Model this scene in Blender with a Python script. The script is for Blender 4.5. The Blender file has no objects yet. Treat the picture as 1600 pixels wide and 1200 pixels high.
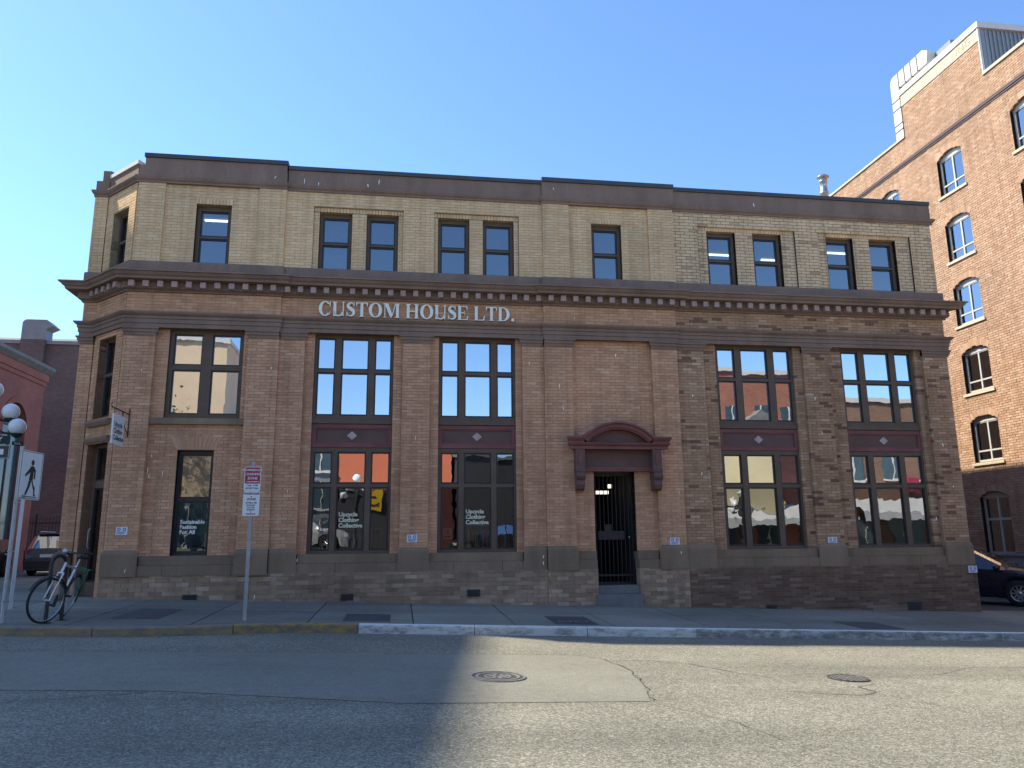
import bpy, bmesh, math, random
import numpy as np
from mathutils import Vector, Matrix

random.seed(7)
rnd = random.Random(11)
sc = bpy.context.scene
ZC = 1.6                       # eye height; facade heights below are measured from eye level

# ------------------------------------------------------------------ camera
YAW, PITCH, ROLL = 0.144856909, 0.19987925, -0.00918207351
def cam_axes():
    cy, sy, cp, sp = math.cos(YAW), math.sin(YAW), math.cos(PITCH), math.sin(PITCH)
    f = Vector((sy*cp, cy*cp, sp)); r = Vector((cy, -sy, 0)); u = r.cross(f)
    c, s = math.cos(ROLL), math.sin(ROLL)
    return c*r+s*u, -s*r+c*u, f
cd = bpy.data.cameras.new('camera'); cam = bpy.data.objects.new('camera', cd)
sc.collection.objects.link(cam)
_r, _u, _f = cam_axes()
M = Matrix((( _r.x, _u.x, -_f.x, 0), (_r.y, _u.y, -_f.y, -16.0), (_r.z, _u.z, -_f.z, ZC), (0, 0, 0, 1)))
cam.matrix_world = M
cd.sensor_width = 36; cd.sensor_fit = 'HORIZONTAL'; cd.lens = 27.0
cd.clip_start = 0.1; cd.clip_end = 3000
sc.camera = cam

# ------------------------------------------------------------------ world, sun, exposure
SUN_EL = math.radians(45.0)
SUN_H = Vector((-0.888, 0.459)).normalized()
SUN = Vector((SUN_H.x*math.cos(SUN_EL), SUN_H.y*math.cos(SUN_EL), math.sin(SUN_EL)))
w = bpy.data.worlds.new('World'); sc.world = w; w.use_nodes = True
nt = w.node_tree
for n in list(nt.nodes): nt.nodes.remove(n)
sky = nt.nodes.new('ShaderNodeTexSky'); sky.sky_type = 'NISHITA'; sky.sun_disc = False
sky.sun_elevation = SUN_EL
sky.sun_rotation = math.atan2(SUN_H.x, SUN_H.y)
sky.altitude = 10; sky.air_density = 1.0; sky.dust_density = 0.15; sky.ozone_density = 8.0
bg = nt.nodes.new('ShaderNodeBackground'); bg.inputs['Strength'].default_value = 0.128
wo = nt.nodes.new('ShaderNodeOutputWorld')
nt.links.new(sky.outputs[0], bg.inputs['Color']); nt.links.new(bg.outputs[0], wo.inputs['Surface'])
sl = bpy.data.lights.new('sun', 'SUN'); sl.energy = 3.6; sl.angle = math.radians(1.1); sl.color = (1.0, 0.93, 0.77)
so = bpy.data.objects.new('sun', sl); so.rotation_euler = SUN.to_track_quat('Z', 'Y').to_euler(); so.location = (-20, 5, 30)
sc.collection.objects.link(so)
sc.view_settings.view_transform = 'Standard'; sc.view_settings.look = 'None'
sc.view_settings.exposure = 1.3; sc.view_settings.gamma = 1.0; sc.view_settings.use_curve_mapping = False
sc.cycles.use_denoising = True
sc.cycles.max_bounces = 7; sc.cycles.transparent_max_bounces = 8
sc.cycles.sample_clamp_indirect = 6.0
sc.cycles.caustics_reflective = False; sc.cycles.caustics_refractive = False

# ------------------------------------------------------------------ materials
MATS = {}
def newmat(name):
    m = bpy.data.materials.new(name); m.use_nodes = True
    n = m.node_tree.nodes; l = m.node_tree.links
    b = n['Principled BSDF']
    return m, n, l, b
def mixrgb(n, l, fac, a, b, mode='MIX'):
    x = n.new('ShaderNodeMix'); x.data_type = 'RGBA'; x.blend_type = mode
    for sock, v in ((x.inputs[0], fac), (x.inputs[6], a), (x.inputs[7], b)):
        if hasattr(v, 'is_linked'): l.new(v, sock)
        elif isinstance(v, (int, float)): sock.default_value = v
        else: sock.default_value = (*v, 1)
    return x.outputs[2]
def noise(n, l, scale, detail=4, rough=.55, coord=None, scl=None):
    t = n.new('ShaderNodeTexNoise'); t.inputs['Scale'].default_value = scale
    t.inputs['Detail'].default_value = detail; t.inputs['Roughness'].default_value = rough
    if coord is None:
        g = n.new('ShaderNodeNewGeometry'); coord = g.outputs['Position']
    if scl:
        mp = n.new('ShaderNodeMapping'); mp.inputs['Scale'].default_value = scl
        l.new(coord, mp.inputs['Vector']); coord = mp.outputs[0]
    l.new(coord, t.inputs['Vector'])
    return t.outputs['Fac']
def ramp(n, l, fac, stops):
    r = n.new('ShaderNodeValToRGB'); e = r.color_ramp.elements
    while len(e) < len(stops): e.new(0.5)
    for el, (p, c) in zip(e, stops):
        el.position = p; el.color = (*c, 1) if not isinstance(c, (int, float)) else (c, c, c, 1)
    l.new(fac, r.inputs[0]); return r.outputs[0]
def bump(n, l, b, h, strength=.3, dist=.01):
    x = n.new('ShaderNodeBump'); x.inputs['Strength'].default_value = strength; x.inputs['Distance'].default_value = dist
    l.new(h, x.inputs['Height']); l.new(x.outputs[0], b.inputs['Normal'])

def plain(name, col, rough=.6, metal=0., var=.12, vs=3., bs=.0, spec=.5, streak=False):
    """paint / stone / plastic with soft tone variation"""
    m, n, l, b = newmat(name)
    f = noise(n, l, vs, 5, .6, scl=(1, 1, .25) if streak else None)
    dark = tuple(c*(1-var) for c in col); lite = tuple(min(1, c*(1+var)) for c in col)
    l.new(ramp(n, l, f, [(.3, dark), (.7, lite)]), b.inputs['Base Color'])
    b.inputs['Roughness'].default_value = rough; b.inputs['Metallic'].default_value = metal
    b.inputs['Specular IOR Level'].default_value = spec
    if bs: bump(n, l, b, noise(n, l, 60, 4), bs, .004)
    MATS[name] = m; return m

def trimmat(name, col, pale, rough=.75):
    m, n, l, b = newmat(name)
    g = n.new('ShaderNodeNewGeometry'); P = g.outputs['Position']
    c = ramp(n, l, noise(n, l, 1.4, 6, .65, P, (1, 1, .3)), [(.28, tuple(x*.72 for x in col)), (.72, tuple(x*1.22 for x in col))])
    c = mixrgb(n, l, ramp(n, l, noise(n, l, 1.0, 6, .7, P, (9, 9, .7)), [(.60, 0.), (.74, .38)]), c, pale)
    c = mixrgb(n, l, 1., c, ramp(n, l, noise(n, l, 30, 3, .6, P), [(.3, .9), (.7, 1.07)]), 'MULTIPLY')
    c = mixrgb(n, l, ramp(n, l, noise(n, l, 11, 3, .7, P), [(.72, 0.), (.76, .35)]), c, tuple(min(1, x*1.8) for x in pale))
    l.new(c, b.inputs['Base Color']); b.inputs['Roughness'].default_value = rough; b.inputs['Specular IOR Level'].default_value = .2
    bump(n, l, b, noise(n, l, 25, 5, .65, P), .18, .006); MATS[name] = m
def brickmat(name, stops, stain=.18, rough=.88, pale=None):
    m, n, l, b = newmat(name)
    g = n.new('ShaderNodeNewGeometry'); o = n.new('ShaderNodeObjectInfo')
    ad = n.new('ShaderNodeMath'); ad.operation = 'ADD'
    l.new(g.outputs['Random Per Island'], ad.inputs[0]); l.new(o.outputs['Random'], ad.inputs[1])
    fr = n.new('ShaderNodeMath'); fr.operation = 'FRACT'; l.new(ad.outputs[0], fr.inputs[0])
    c = ramp(n, l, fr.outputs[0], stops)
    big = noise(n, l, .55, 4, .6, g.outputs['Position'])
    c = mixrgb(n, l, 1.0, c, ramp(n, l, big, [(.3, 1-stain), (.72, 1+stain*.35)]), 'MULTIPLY')
    fine = noise(n, l, 45, 3, .6, g.outputs['Position'])
    c = mixrgb(n, l, 1.0, c, ramp(n, l, fine, [(.25, .84), (.75, 1.1)]), 'MULTIPLY')
    st = noise(n, l, 1.0, 5, .6, g.outputs['Position'], (5, 5, .45))
    c = mixrgb(n, l, 1.0, c, ramp(n, l, st, [(.30, .78), (.5, 1.0), (.72, 1.07)]), 'MULTIPLY')
    if pale:
        pf = ramp(n, l, noise(n, l, 1.3, 5, .65, g.outputs['Position']), [(.56, 0.), (.72, .55)])
        c = mixrgb(n, l, pf, c, pale)
    l.new(c, b.inputs['Base Color']); b.inputs['Roughness'].default_value = rough
    b.inputs['Specular IOR Level'].default_value = .25
    bump(n, l, b, noise(n, l, 120, 3, .6, g.outputs['Position']), .35, .003)
    MATS[name] = m; return m

def bricktex(name, c1, c2, mortar, scale_u=1., axis='XZ', rough=.9):
    """far walls: pieces too small to pick apart"""
    m, n, l, b = newmat(name)
    g = n.new('ShaderNodeNewGeometry'); sx = n.new('ShaderNodeSeparateXYZ'); l.new(g.outputs['Position'], sx.inputs[0])
    cx = n.new('ShaderNodeCombineXYZ')
    l.new(sx.outputs['X' if axis[0] == 'X' else 'Y'], cx.inputs[0]); l.new(sx.outputs['Z'], cx.inputs[1])
    t = n.new('ShaderNodeTexBrick'); t.inputs['Scale'].default_value = 1.0
    t.inputs['Brick Width'].default_value = .225; t.inputs['Row Height'].default_value = .075
    t.inputs['Mortar Size'].default_value = .006; t.inputs['Color1'].default_value = (*c1, 1)
    t.inputs['Color2'].default_value = (*c2, 1); t.inputs['Mortar'].default_value = (*mortar, 1)
    l.new(cx.outputs[0], t.inputs['Vector'])
    c = mixrgb(n, l, 1.0, t.outputs['Color'], ramp(n, l, noise(n, l, .5, 5, .65, g.outputs['Position']), [(.3, .78), (.7, 1.12)]), 'MULTIPLY')
    l.new(c, b.inputs['Base Color']); b.inputs['Roughness'].default_value = rough
    bump(n, l, b, t.outputs['Fac'], -.25, .006)
    MATS[name] = m; return m

def glassmat(name, ior, tint, wav=.012, wscale=2.2):
    m, n, l, b = newmat(name); n.remove(b)
    out = n['Material Output']
    fr = n.new('ShaderNodeFresnel'); fr.inputs['IOR'].default_value = ior
    tr = n.new('ShaderNodeBsdfTransparent'); tr.inputs[0].default_value = (*tint, 1)
    gl = n.new('ShaderNodeBsdfGlossy'); gl.inputs['Roughness'].default_value = .008
    gl.inputs['Color'].default_value = (.97, .98, 1, 1)
    bp = n.new('ShaderNodeBump'); bp.inputs['Strength'].default_value = 1.0; bp.inputs['Distance'].default_value = wav*.1
    l.new(noise(n, l, wscale, 2, .4), bp.inputs['Height']); l.new(bp.outputs[0], gl.inputs['Normal'])
    mx = n.new('ShaderNodeMixShader')
    l.new(fr.outputs[0], mx.inputs[0]); l.new(tr.outputs[0], mx.inputs[1]); l.new(gl.outputs[0], mx.inputs[2])
    l.new(mx.outputs[0], out.inputs['Surface'])
    MATS[name] = m; return m

def emit(name, col, s):
    m, n, l, b = newmat(name)
    b.inputs['Base Color'].default_value = (*col, 1); b.inputs['Emission Color'].default_value = (*col, 1)
    b.inputs['Emission Strength'].default_value = s; MATS[name] = m; return m

# bricks of the corner building
brickmat('brick_tan', [(0, (.55, .292, .165)), (.3, (.63, .34, .19)), (.75, (.675, .372, .21)), (.95, (.70, .405, .235)), (1, (.73, .455, .28))], .2)
brickmat('brick_buff', [(0, (.75, .485, .255)), (.5, (.81, .535, .29)), (.9, (.83, .565, .315)), (1, (.83, .595, .35))], .18)
brickmat('brick_buff_bold', [(0, (.74, .495, .28)), (.5, (.80, .55, .315)), (.9, (.82, .58, .34)), (.975, (.54, .34, .20)), (1, (.52, .32, .19))], .15)
brickmat('brick_mottled', [(0, (.20, .11, .072)), (.07, (.26, .145, .09)), (.12, (.43, .245, .135)), (.6, (.475, .28, .16)), (.87, (.52, .315, .18)), (.97, (.57, .37, .225)), (1, (.60, .43, .28))], .24)
brickmat('brick_foundation', [(0, (.29, .20, .13)), (.5, (.39, .27, .175)), (.85, (.46, .32, .21)), (1, (.53, .40, .28))], .38, pale=(.42, .33, .24))
brickmat('brick_foundation_dark', [(0, (.16, .102, .068)), (.5, (.225, .145, .095)), (.9, (.27, .175, .115)), (1, (.35, .235, .16))], .28)
plain('mortar_tan', (.42, .235, .14), .95, var=.15, vs=8)
plain('mortar_buff', (.42, .325, .21), .95, var=.12, vs=8)
plain('mortar_dark', (.20, .145, .10), .95, var=.2, vs=8)
plain('mortar_umber', (.22, .135, .09), .95, var=.2, vs=8)
# paints
trimmat('trim_paint', (.25, .165, .122), (.36, .29, .25))
trimmat('trim_base', (.26, .18, .115), (.33, .25, .18), .85)
plain('dentil_paint', (.40, .27, .225), .6, var=.2, vs=5)
plain('maroon_dark', (.15, .083, .068), .7, var=.15, vs=2, spec=.25)
plain('maroon', (.21, .082, .072), .65, var=.18, vs=2.5, spec=.25)
plain('diamond_paint', (.50, .37, .33), .6, var=.15, vs=6)
plain('frame_brown', (.14, .095, .066), .7, var=.12, vs=4, spec=.25)
plain('sash_dark', (.018, .022, .024), .4, var=.1, vs=4)
plain('cap_flashing', (.065, .063, .068), .55, var=.2, vs=2, spec=.4)
plain('stone_step', (.17, .17, .155), .85, var=.2, vs=6, bs=.2)
plain('black_iron', (.016, .016, .017), .5, var=.2, vs=8)
plain('interior_grey', (.20, .195, .185), .9, var=.05)
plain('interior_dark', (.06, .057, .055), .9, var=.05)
plain('interior_floor', (.14, .11, .08), .6, var=.1)
glassmat('glass_mirror', 8.0, (.35, .38, .40), .010)
glassmat('glass_clear', 2.9, (.86, .89, .88), .014, 2.6)
glassmat('glass_teal', 4.2, (.84, .9, .9), .006)
glassmat('glass_old', 2.9, (.42, .46, .48), .012, 2.)
glassmat('glass_wavy', 3.0, (.6, .63, .63), .022, 2.6)
emit('tube_light', (.95, 1, 1), 2.0)
emit('hall_light', (1, .92, .8), .8)
plain('letter_white', (.88, .86, .74), .5, var=.05, vs=6)
plain('letter_cream', (.75, .72, .50), .6, var=.02)
plain('paper_white', (.74, .74, .76), .7, var=.04)
plain('ink_blue', (.12, .13, .28), .7, var=.05)
plain('ink_black', (.02, .02, .02), .6, var=.05)
plain('sign_red', (.33, .03, .055), .45, var=.06)
plain('sign_white', (.76, .78, .76), .4, var=.04)
plain('sign_black', (.03, .032, .035), .45, var=.05)
plain('galvanised', (.42, .43, .43), .6, metal=.35, var=.15, vs=9)
plain('duct_metal', (.20, .205, .21), .55, metal=.2, var=.12, vs=3)
plain('white_duct', (.58, .57, .53), .55, var=.06, vs=2)
plain('seam_dark', (.13, .13, .13), .7)
plain('siding_grey', (.26, .28, .29), .55, var=.08)
plain('coping_cream', (.50, .44, .32), .8, var=.15, vs=3)
plain('coping_white', (.62, .60, .56), .7, var=.06)
plain('ghost_letter', (.40, .33, .18), .9, var=.25, vs=5)
plain('globe_white', (.84, .84, .84), .25, var=.02)
plain('lamp_green', (.03, .035, .032), .8, var=.15, vs=6)
plain('rubber', (.02, .02, .021), .85, var=.2, vs=12)
plain('rim_silver', (.45, .46, .47), .35, metal=.8)
plain('silver_frame', (.55, .56, .58), .3, metal=.6)
plain('green_plastic', (.03, .20, .13), .5)
plain('black_plastic', (.02, .02, .022), .5)
plain('red_plastic', (.32, .03, .04), .5)
plain('cast_iron', (.10, .088, .075), .5, metal=.3, var=.3, vs=20)
plain('iron_worn', (.33, .31, .28), .4, metal=.4, var=.3, vs=20)
plain('cover_plate', (.072, .075, .075), .7, var=.25, vs=6, bs=.3)
plain('crack_tar', (.085, .078, .063), .9, var=.25, vs=9)
plain('cable_orange', (.62, .15, .07), .8, var=.05)
plain('stucco_orange', (.62, .17, .085), .9, var=.07, vs=1)
plain('stucco_cream', (.72, .54, .36), .9, var=.06, vs=1)
plain('stucco_pale', (.70, .60, .36), .9, var=.08, vs=1)
plain('office_grey', (.20, .23, .24), .5, var=.1)
plain('wine_render', (.10, .03, .022), .9)
plain('garage_dark', (.05, .05, .055), .8)
plain('awning_white', (.72, .72, .70), .7)
plain('roof_slate', (.17, .17, .165), .8, var=.2)
plain('window_teal', (.06, .10, .12), .15, var=.2)
plain('bark', (.10, .075, .055), .9, var=.3, vs=12)
plain('leaf', (.045, .085, .03), .7, var=.4, vs=3)
plain('sign_yellow', (.75, .47, .02), .5, var=.05)
plain('concrete_block', (.30, .31, .31), .9, var=.2, vs=3, bs=.3)
brickmat('brick_orange', [(0, (.40, .235, .14)), (.35, (.455, .28, .175)), (.75, (.49, .31, .20)), (.95, (.54, .365, .25)), (1, (.36, .21, .13))], .14)
plain('mortar_orange', (.24, .145, .09), .95, var=.15, vs=4)
plain('string_brown', (.085, .05, .05), .7)
plain('sill_cream', (.55, .47, .32), .75, var=.1)
plain('frame_grey', (.48, .47, .42), .5, var=.06)
plain('curtain', (.50, .50, .46), .9, var=.14, vs=6)
plain('curtain_sky_teal', (.42, .48, .46), .9, var=.14, vs=5)
plain('curtain_dim', (.30, .30, .27), .9, var=.2, vs=4)
bricktex('brick_red_far', (.30, .10, .075), (.34, .125, .09), (.28, .13, .1), axis='YZ')
bricktex('brick_dusk_far', (.105, .075, .07), (.145, .10, .088), (.15, .125, .115), axis='XZ')
bricktex('brick_side', (.24, .16, .11), (.30, .20, .14), (.18, .12, .09), axis='YZ')
bricktex('brick_red_opposite', (.33, .11, .07), (.40, .15, .09), (.30, .2, .16), axis='XZ')
bricktex('brick_brown_opposite', (.22, .12, .08), (.27, .15, .10), (.22, .17, .13), axis='XZ')

def asphaltmat(name, base, agg, rough=.85, fine=75., contrast=1.0, stain=.22):
    m, n, l, b = newmat(name)
    g = n.new('ShaderNodeNewGeometry'); P = g.outputs['Position']
    v = n.new('ShaderNodeTexVoronoi'); v.inputs['Scale'].default_value = fine; l.new(P, v.inputs['Vector'])
    vv = n.new('ShaderNodeSeparateColor'); l.new(v.outputs['Color'], vv.inputs[0])
    lo = tuple(c*(1-.42*contrast) for c in base)
    c = ramp(n, l, vv.outputs[0], [(0, lo), (.5, base), (.86, agg), (1, tuple(min(.8, x*1.35) for x in agg))])
    c = mixrgb(n, l, 1., c, ramp(n, l, noise(n, l, .33, 6, .62, P), [(.32, 1-stain), (.68, 1+stain*.4)]), 'MULTIPLY')
    c = mixrgb(n, l, 1., c, ramp(n, l, noise(n, l, 9, 4, .6, P), [(.3, .90), (.7, 1.07)]), 'MULTIPLY')
    c = mixrgb(n, l, 1., c, ramp(n, l, noise(n, l, 1.0, 4, .55, P, (.07, .75, 1)), [(.34, 1-stain*.8), (.5, 1.), (.66, 1+stain*.35)]), 'MULTIPLY')
    c = mixrgb(n, l, ramp(n, l, noise(n, l, 1.7, 5, .6, P), [(.66, 0.), (.76, .45*stain/.22)]), c, tuple(x*.55 for x in base))
    c = mixrgb(n, l, ramp(n, l, noise(n, l, 5.5, 2, .5, P), [(.745, 0.), (.765, .6)]), c, tuple(x*.5 for x in base))
    ob = n.new('ShaderNodeObjectInfo')
    c = mixrgb(n, l, 1., c, ramp(n, l, ob.outputs['Random'], [(0, .88), (1, 1.1)]), 'MULTIPLY')
    l.new(c, b.inputs['Base Color']); b.inputs['Roughness'].default_value = rough
    b.inputs['Specular IOR Level'].default_value = .3
    bump(n, l, b, v.outputs['Distance'], .5, .006)
    MATS[name] = m; return m
asphaltmat('asphalt', (.255, .238, .178), (.37, .345, .265))
asphaltmat('asphalt_patch', (.238, .224, .172), (.272, .256, .20), fine=130, contrast=.5, stain=.14)
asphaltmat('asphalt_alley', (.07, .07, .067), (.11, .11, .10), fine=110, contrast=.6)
asphaltmat('pavement_concrete', (.25, .235, .185), (.275, .26, .21), fine=150, contrast=.25, stain=.3)
def wornpaint(name, paint, under, lo, hi):
    m, n, l, b = newmat(name)
    f = ramp(n, l, noise(n, l, 7, 6, .72, scl=(.6, 1, 1.6)), [(lo, 0.), (hi, 1.)])
    und = ramp(n, l, noise(n, l, 14, 4), [(.3, tuple(x*.7 for x in under)), (.7, under)])
    l.new(mixrgb(n, l, f, paint, und), b.inputs['Base Color']); b.inputs['Roughness'].default_value = .75
    bump(n, l, b, noise(n, l, 40, 4), .3, .006)
    MATS[name] = m
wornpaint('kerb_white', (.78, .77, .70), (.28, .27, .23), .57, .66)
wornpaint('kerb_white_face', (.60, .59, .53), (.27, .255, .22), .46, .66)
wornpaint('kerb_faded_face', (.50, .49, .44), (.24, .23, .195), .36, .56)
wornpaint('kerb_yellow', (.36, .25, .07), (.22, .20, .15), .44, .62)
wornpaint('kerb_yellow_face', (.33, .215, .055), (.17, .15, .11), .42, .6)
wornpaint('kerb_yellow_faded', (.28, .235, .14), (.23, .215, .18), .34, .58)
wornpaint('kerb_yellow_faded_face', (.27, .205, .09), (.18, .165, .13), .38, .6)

def carpaint(name, col):
    m, n, l, b = newmat(name)
    b.inputs['Base Color'].default_value = (*col, 1); b.inputs['Roughness'].default_value = .28
    b.inputs['Metallic'].default_value = .35; b.inputs['Coat Weight'].default_value = .6; b.inputs['Coat Roughness'].default_value = .05
    l.new(ramp(n, l, noise(n, l, 4, 4), [(.3, .25), (.7, .36)]), b.inputs['Roughness']); MATS[name] = m
carpaint('paint_grey', (.075, .085, .095)); carpaint('paint_navy', (.022, .028, .055)); carpaint('paint_white', (.74, .74, .73)); carpaint('paint_black', (.02, .022, .024))
glassmat('car_glass', 2.2, (.10, .11, .12), .0)
plain('tail_red', (.30, .015, .02), .25); plain('lamp_clear', (.6, .62, .62), .15)

# ------------------------------------------------------------------ mesh helpers
COL = sc.collection
ORG = {}
def org(p): return ORG.get(p.name, Vector((0, 0, 0))) if p else Vector((0, 0, 0))

class Frame:
    """wall frame: u along the wall, d into the wall, z up"""
    def __init__(s, O, U, N):
        s.O = np.array(O, float); s.U = np.array(U, float); s.N = np.array(N, float)
        s.flip = (s.U[0]*s.N[1]-s.U[1]*s.N[0]) < 0
    def pt(s, u, d, z):
        p = s.O+u*s.U+d*s.N
        return (p[0], p[1], z+ZC)
F0 = Frame((0, 0), (1, 0), (0, 1))

class MB:
    def __init__(s): s.v = []; s.f = []; s.m = []; s.sm = []
    def add(s, vs, fs, mi=0, smooth=False):
        k = len(s.v); s.v += [tuple(p) for p in vs]
        for f in fs: s.f.append(tuple(i+k for i in f)); s.m.append(mi); s.sm.append(smooth)
    def box(s, x0, x1, y0, y1, z0, z1, mi=0):
        v = [(x0, y0, z0), (x1, y0, z0), (x1, y1, z0), (x0, y1, z0), (x0, y0, z1), (x1, y0, z1), (x1, y1, z1), (x0, y1, z1)]
        s.add(v, [(0, 3, 2, 1), (4, 5, 6, 7), (0, 1, 5, 4), (1, 2, 6, 5), (2, 3, 7, 6), (3, 0, 4, 7)], mi); return s
    def fbox(s, F, u0, u1, d0, d1, z0, z1, mi=0):
        v = [F.pt(u0, d0, z0), F.pt(u1, d0, z0), F.pt(u1, d1, z0), F.pt(u0, d1, z0), F.pt(u0, d0, z1), F.pt(u1, d0, z1), F.pt(u1, d1, z1), F.pt(u0, d1, z1)]
        fs = [(0, 3, 2, 1), (4, 5, 6, 7), (0, 1, 5, 4), (1, 2, 6, 5), (2, 3, 7, 6), (3, 0, 4, 7)]
        if F.flip: fs = [f[::-1] for f in fs]
        s.add(v, fs, mi); return s
    def prism(s, F, prof, u0, u1, m0=0., m1=0., d=0., mi=0):
        """profile (p outward, z) run along u; end faces sheared by m*p (mitres)"""
        n = len(prof)
        a = [F.pt(u0-m0*p, d-p, z) for p, z in prof]; b = [F.pt(u1+m1*p, d-p, z) for p, z in prof]
        fs = [(i, (i+1) % n, n+(i+1) % n, n+i) for i in range(n)]+[tuple(range(n-1, -1, -1)), tuple(range(n, 2*n))]
        if not F.flip: fs = [f[::-1] for f in fs]
        s.add(a+b, fs, mi); return s
    def poly(s, F, pts, d0, d1, mi=0):
        """polygon in (u,z) extruded from depth d0 (front) to d1"""
        n = len(pts)
        a = [F.pt(u, d0, z) for u, z in pts]; b = [F.pt(u, d1, z) for u, z in pts]
        area = sum(pts[i][0]*pts[(i+1) % n][1]-pts[(i+1) % n][0]*pts[i][1] for i in range(n))
        fs = [tuple(range(n)), tuple(range(2*n-1, n-1, -1))]+[(i, n+i, n+(i+1) % n, (i+1) % n) for i in range(n)]
        if (area < 0) != F.flip: fs = [f[::-1] for f in fs]
        s.add(a+b, fs, mi); return s
    def tube(s, pts, r, n=8, mi=0, cap=True, smooth=True):
        pts = [Vector(p) for p in pts]; k = len(pts); rs = r if isinstance(r, (list, tuple)) else [r]*k
        vs = []; up = None
        for i, p in enumerate(pts):
            t = (pts[min(i+1, k-1)]-pts[max(i-1, 0)]).normalized()
            if up is None: up = Vector((0, 0, 1)) if abs(t.z) < .9 else Vector((1, 0, 0))
            a = t.cross(up).normalized(); b = a.cross(t).normalized(); up = b
            for j in range(n):
                q = 2*math.pi*j/n; vs.append(p+(a*math.cos(q)+b*math.sin(q))*rs[i])
        fs = [(i*n+j, i*n+(j+1) % n, (i+1)*n+(j+1) % n, (i+1)*n+j) for i in range(k-1) for j in range(n)]
        s.add(vs, fs, mi, smooth)
        if cap:
            s.add(vs[:n], [tuple(range(n))], mi); s.add(vs[-n:], [tuple(range(n-1, -1, -1))], mi)
        return s
    def lathe(s, prof, c=(0, 0, 0), n=20, mi=0, axis='Z', smooth=True):
        vs = []; k = len(prof)
        for r, h in prof:
            for j in range(n):
                q = 2*math.pi*j/n; x, y = r*math.cos(q), r*math.sin(q)
                p = (x, y, h) if axis == 'Z' else ((x, h, y) if axis == 'Y' else (h, x, y))
                vs.append((p[0]+c[0], p[1]+c[1], p[2]+c[2]))
        fs = [(i*n+j, i*n+(j+1) % n, (i+1)*n+(j+1) % n, (i+1)*n+j) for i in range(k-1) for j in range(n)]
        s.add(vs, fs, mi, smooth); return s
    def quad(s, a, b, c, d, mi=0): s.add([a, b, c, d], [(0, 1, 2, 3)], mi); return s
    def xf(s, mat):
        s.v = [tuple(mat @ Vector(p)) for p in s.v]; return s
    def build(s, name, mat, parent=None, kind=None, fix=False):
        o = org(parent)
        me = bpy.data.meshes.new(name)
        me.from_pydata([(p[0]-o.x, p[1]-o.y, p[2]-o.z) for p in s.v], [], s.f)
        mats = mat if isinstance(mat, (list, tuple)) else [mat]
        for q in mats: me.materials.append(MATS[q])
        if len(mats) > 1: me.polygons.foreach_set('material_index', s.m)
        if any(s.sm): me.polygons.foreach_set('use_smooth', s.sm)
        if fix:
            bm = bmesh.new(); bm.from_mesh(me); bmesh.ops.recalc_face_normals(bm, faces=bm.faces); bm.to_mesh(me); bm.free()
        ob = bpy.data.objects.new(name, me); COL.objects.link(ob)
        if parent: ob.parent = parent
        ORG[ob.name] = o
        if kind: ob['kind'] = kind
        return ob

def tag(o, label, cat, group=None):
    o['label'] = label; o['category'] = cat
    if group: o['group'] = group
    return o
def thing(name, label, cat, loc=(0, 0, 0), group=None, rotz=0., local=False):
    o = bpy.data.objects.new(name, None); COL.objects.link(o); o.location = loc; o.rotation_euler = (0, 0, rotz)
    o.empty_display_size = .2
    ORG[o.name] = Vector((0, 0, 0)) if local else Vector(loc)
    return tag(o, label, cat, group)
def inst(src, name, parent, loc):
    o = bpy.data.objects.new(name, src if not hasattr(src, 'data') else src.data); COL.objects.link(o)
    o.parent = parent; o.location = Vector(loc)-org(parent); ORG[o.name] = org(parent); return o

def text_faces(s, size, align='CENTER', spacing=1.0, line=1.0, res=2, bold=0.):
    c = bpy.data.curves.new('t', 'FONT'); c.body = s; c.size = size; c.align_x = align; c.align_y = 'CENTER'
    c.space_character = spacing; c.space_line = line; c.resolution_u = res; c.offset = bold
    o = bpy.data.objects.new('t', c); COL.objects.link(o)
    dg = bpy.context.evaluated_depsgraph_get(); me = o.evaluated_get(dg).to_mesh()
    vs = [tuple(v.co) for v in me.vertices]; fs = [tuple(p.vertices) for p in me.polygons]
    o.evaluated_get(dg).to_mesh_clear(); bpy.data.objects.remove(o); bpy.data.curves.remove(c)
    return vs, fs
def ftext(mb, F, s, size, u, z, d, mi=0, **k):
    vs, fs = text_faces(s, size, **k)
    mb.add([F.pt(u+v[0], d, z+v[1]) for v in vs], fs, mi); return mb

def clipx(X): return max(-7.5, min(30., X))
def swz(X, Y): return .39-.0345*clipx(X)+(.02*Y if Y < 0 else -.004*Y)
def roadz(X, Y):
    return .185-.0345*clipx(X)+(.008*(max(Y, -30.)+3.6) if Y < -3.6 else 0.)-.004*max(0., min(Y, 60.))

# ================================================================== THE SETTING
def build_ground():
    xs = sorted(set([-700, -300, -120, -60, -30]+[-7.5]+list(np.arange(-20, 31, 2.5))+[30, 45, 80, 160, 350, 700]))
    ys = sorted(set([-700, -300, -120, -60, -30]+list(np.arange(-24, -4, 2.0))+[-3.6, 0, 5, 10, 20, 30, 45, 60, 120, 300, 700]))
    v = [(x, y, roadz(x, y)) for y in ys for x in xs]; nx = len(xs)
    f = [(j*nx+i, j*nx+i+1, (j+1)*nx+i+1, (j+1)*nx+i) for j in range(len(ys)-1) for i in range(nx-1)]
    mb = MB(); mb.add(v, f, 0)
    o = mb.build('road', 'asphalt', kind='structure'); return o
ROAD = build_ground()

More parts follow.
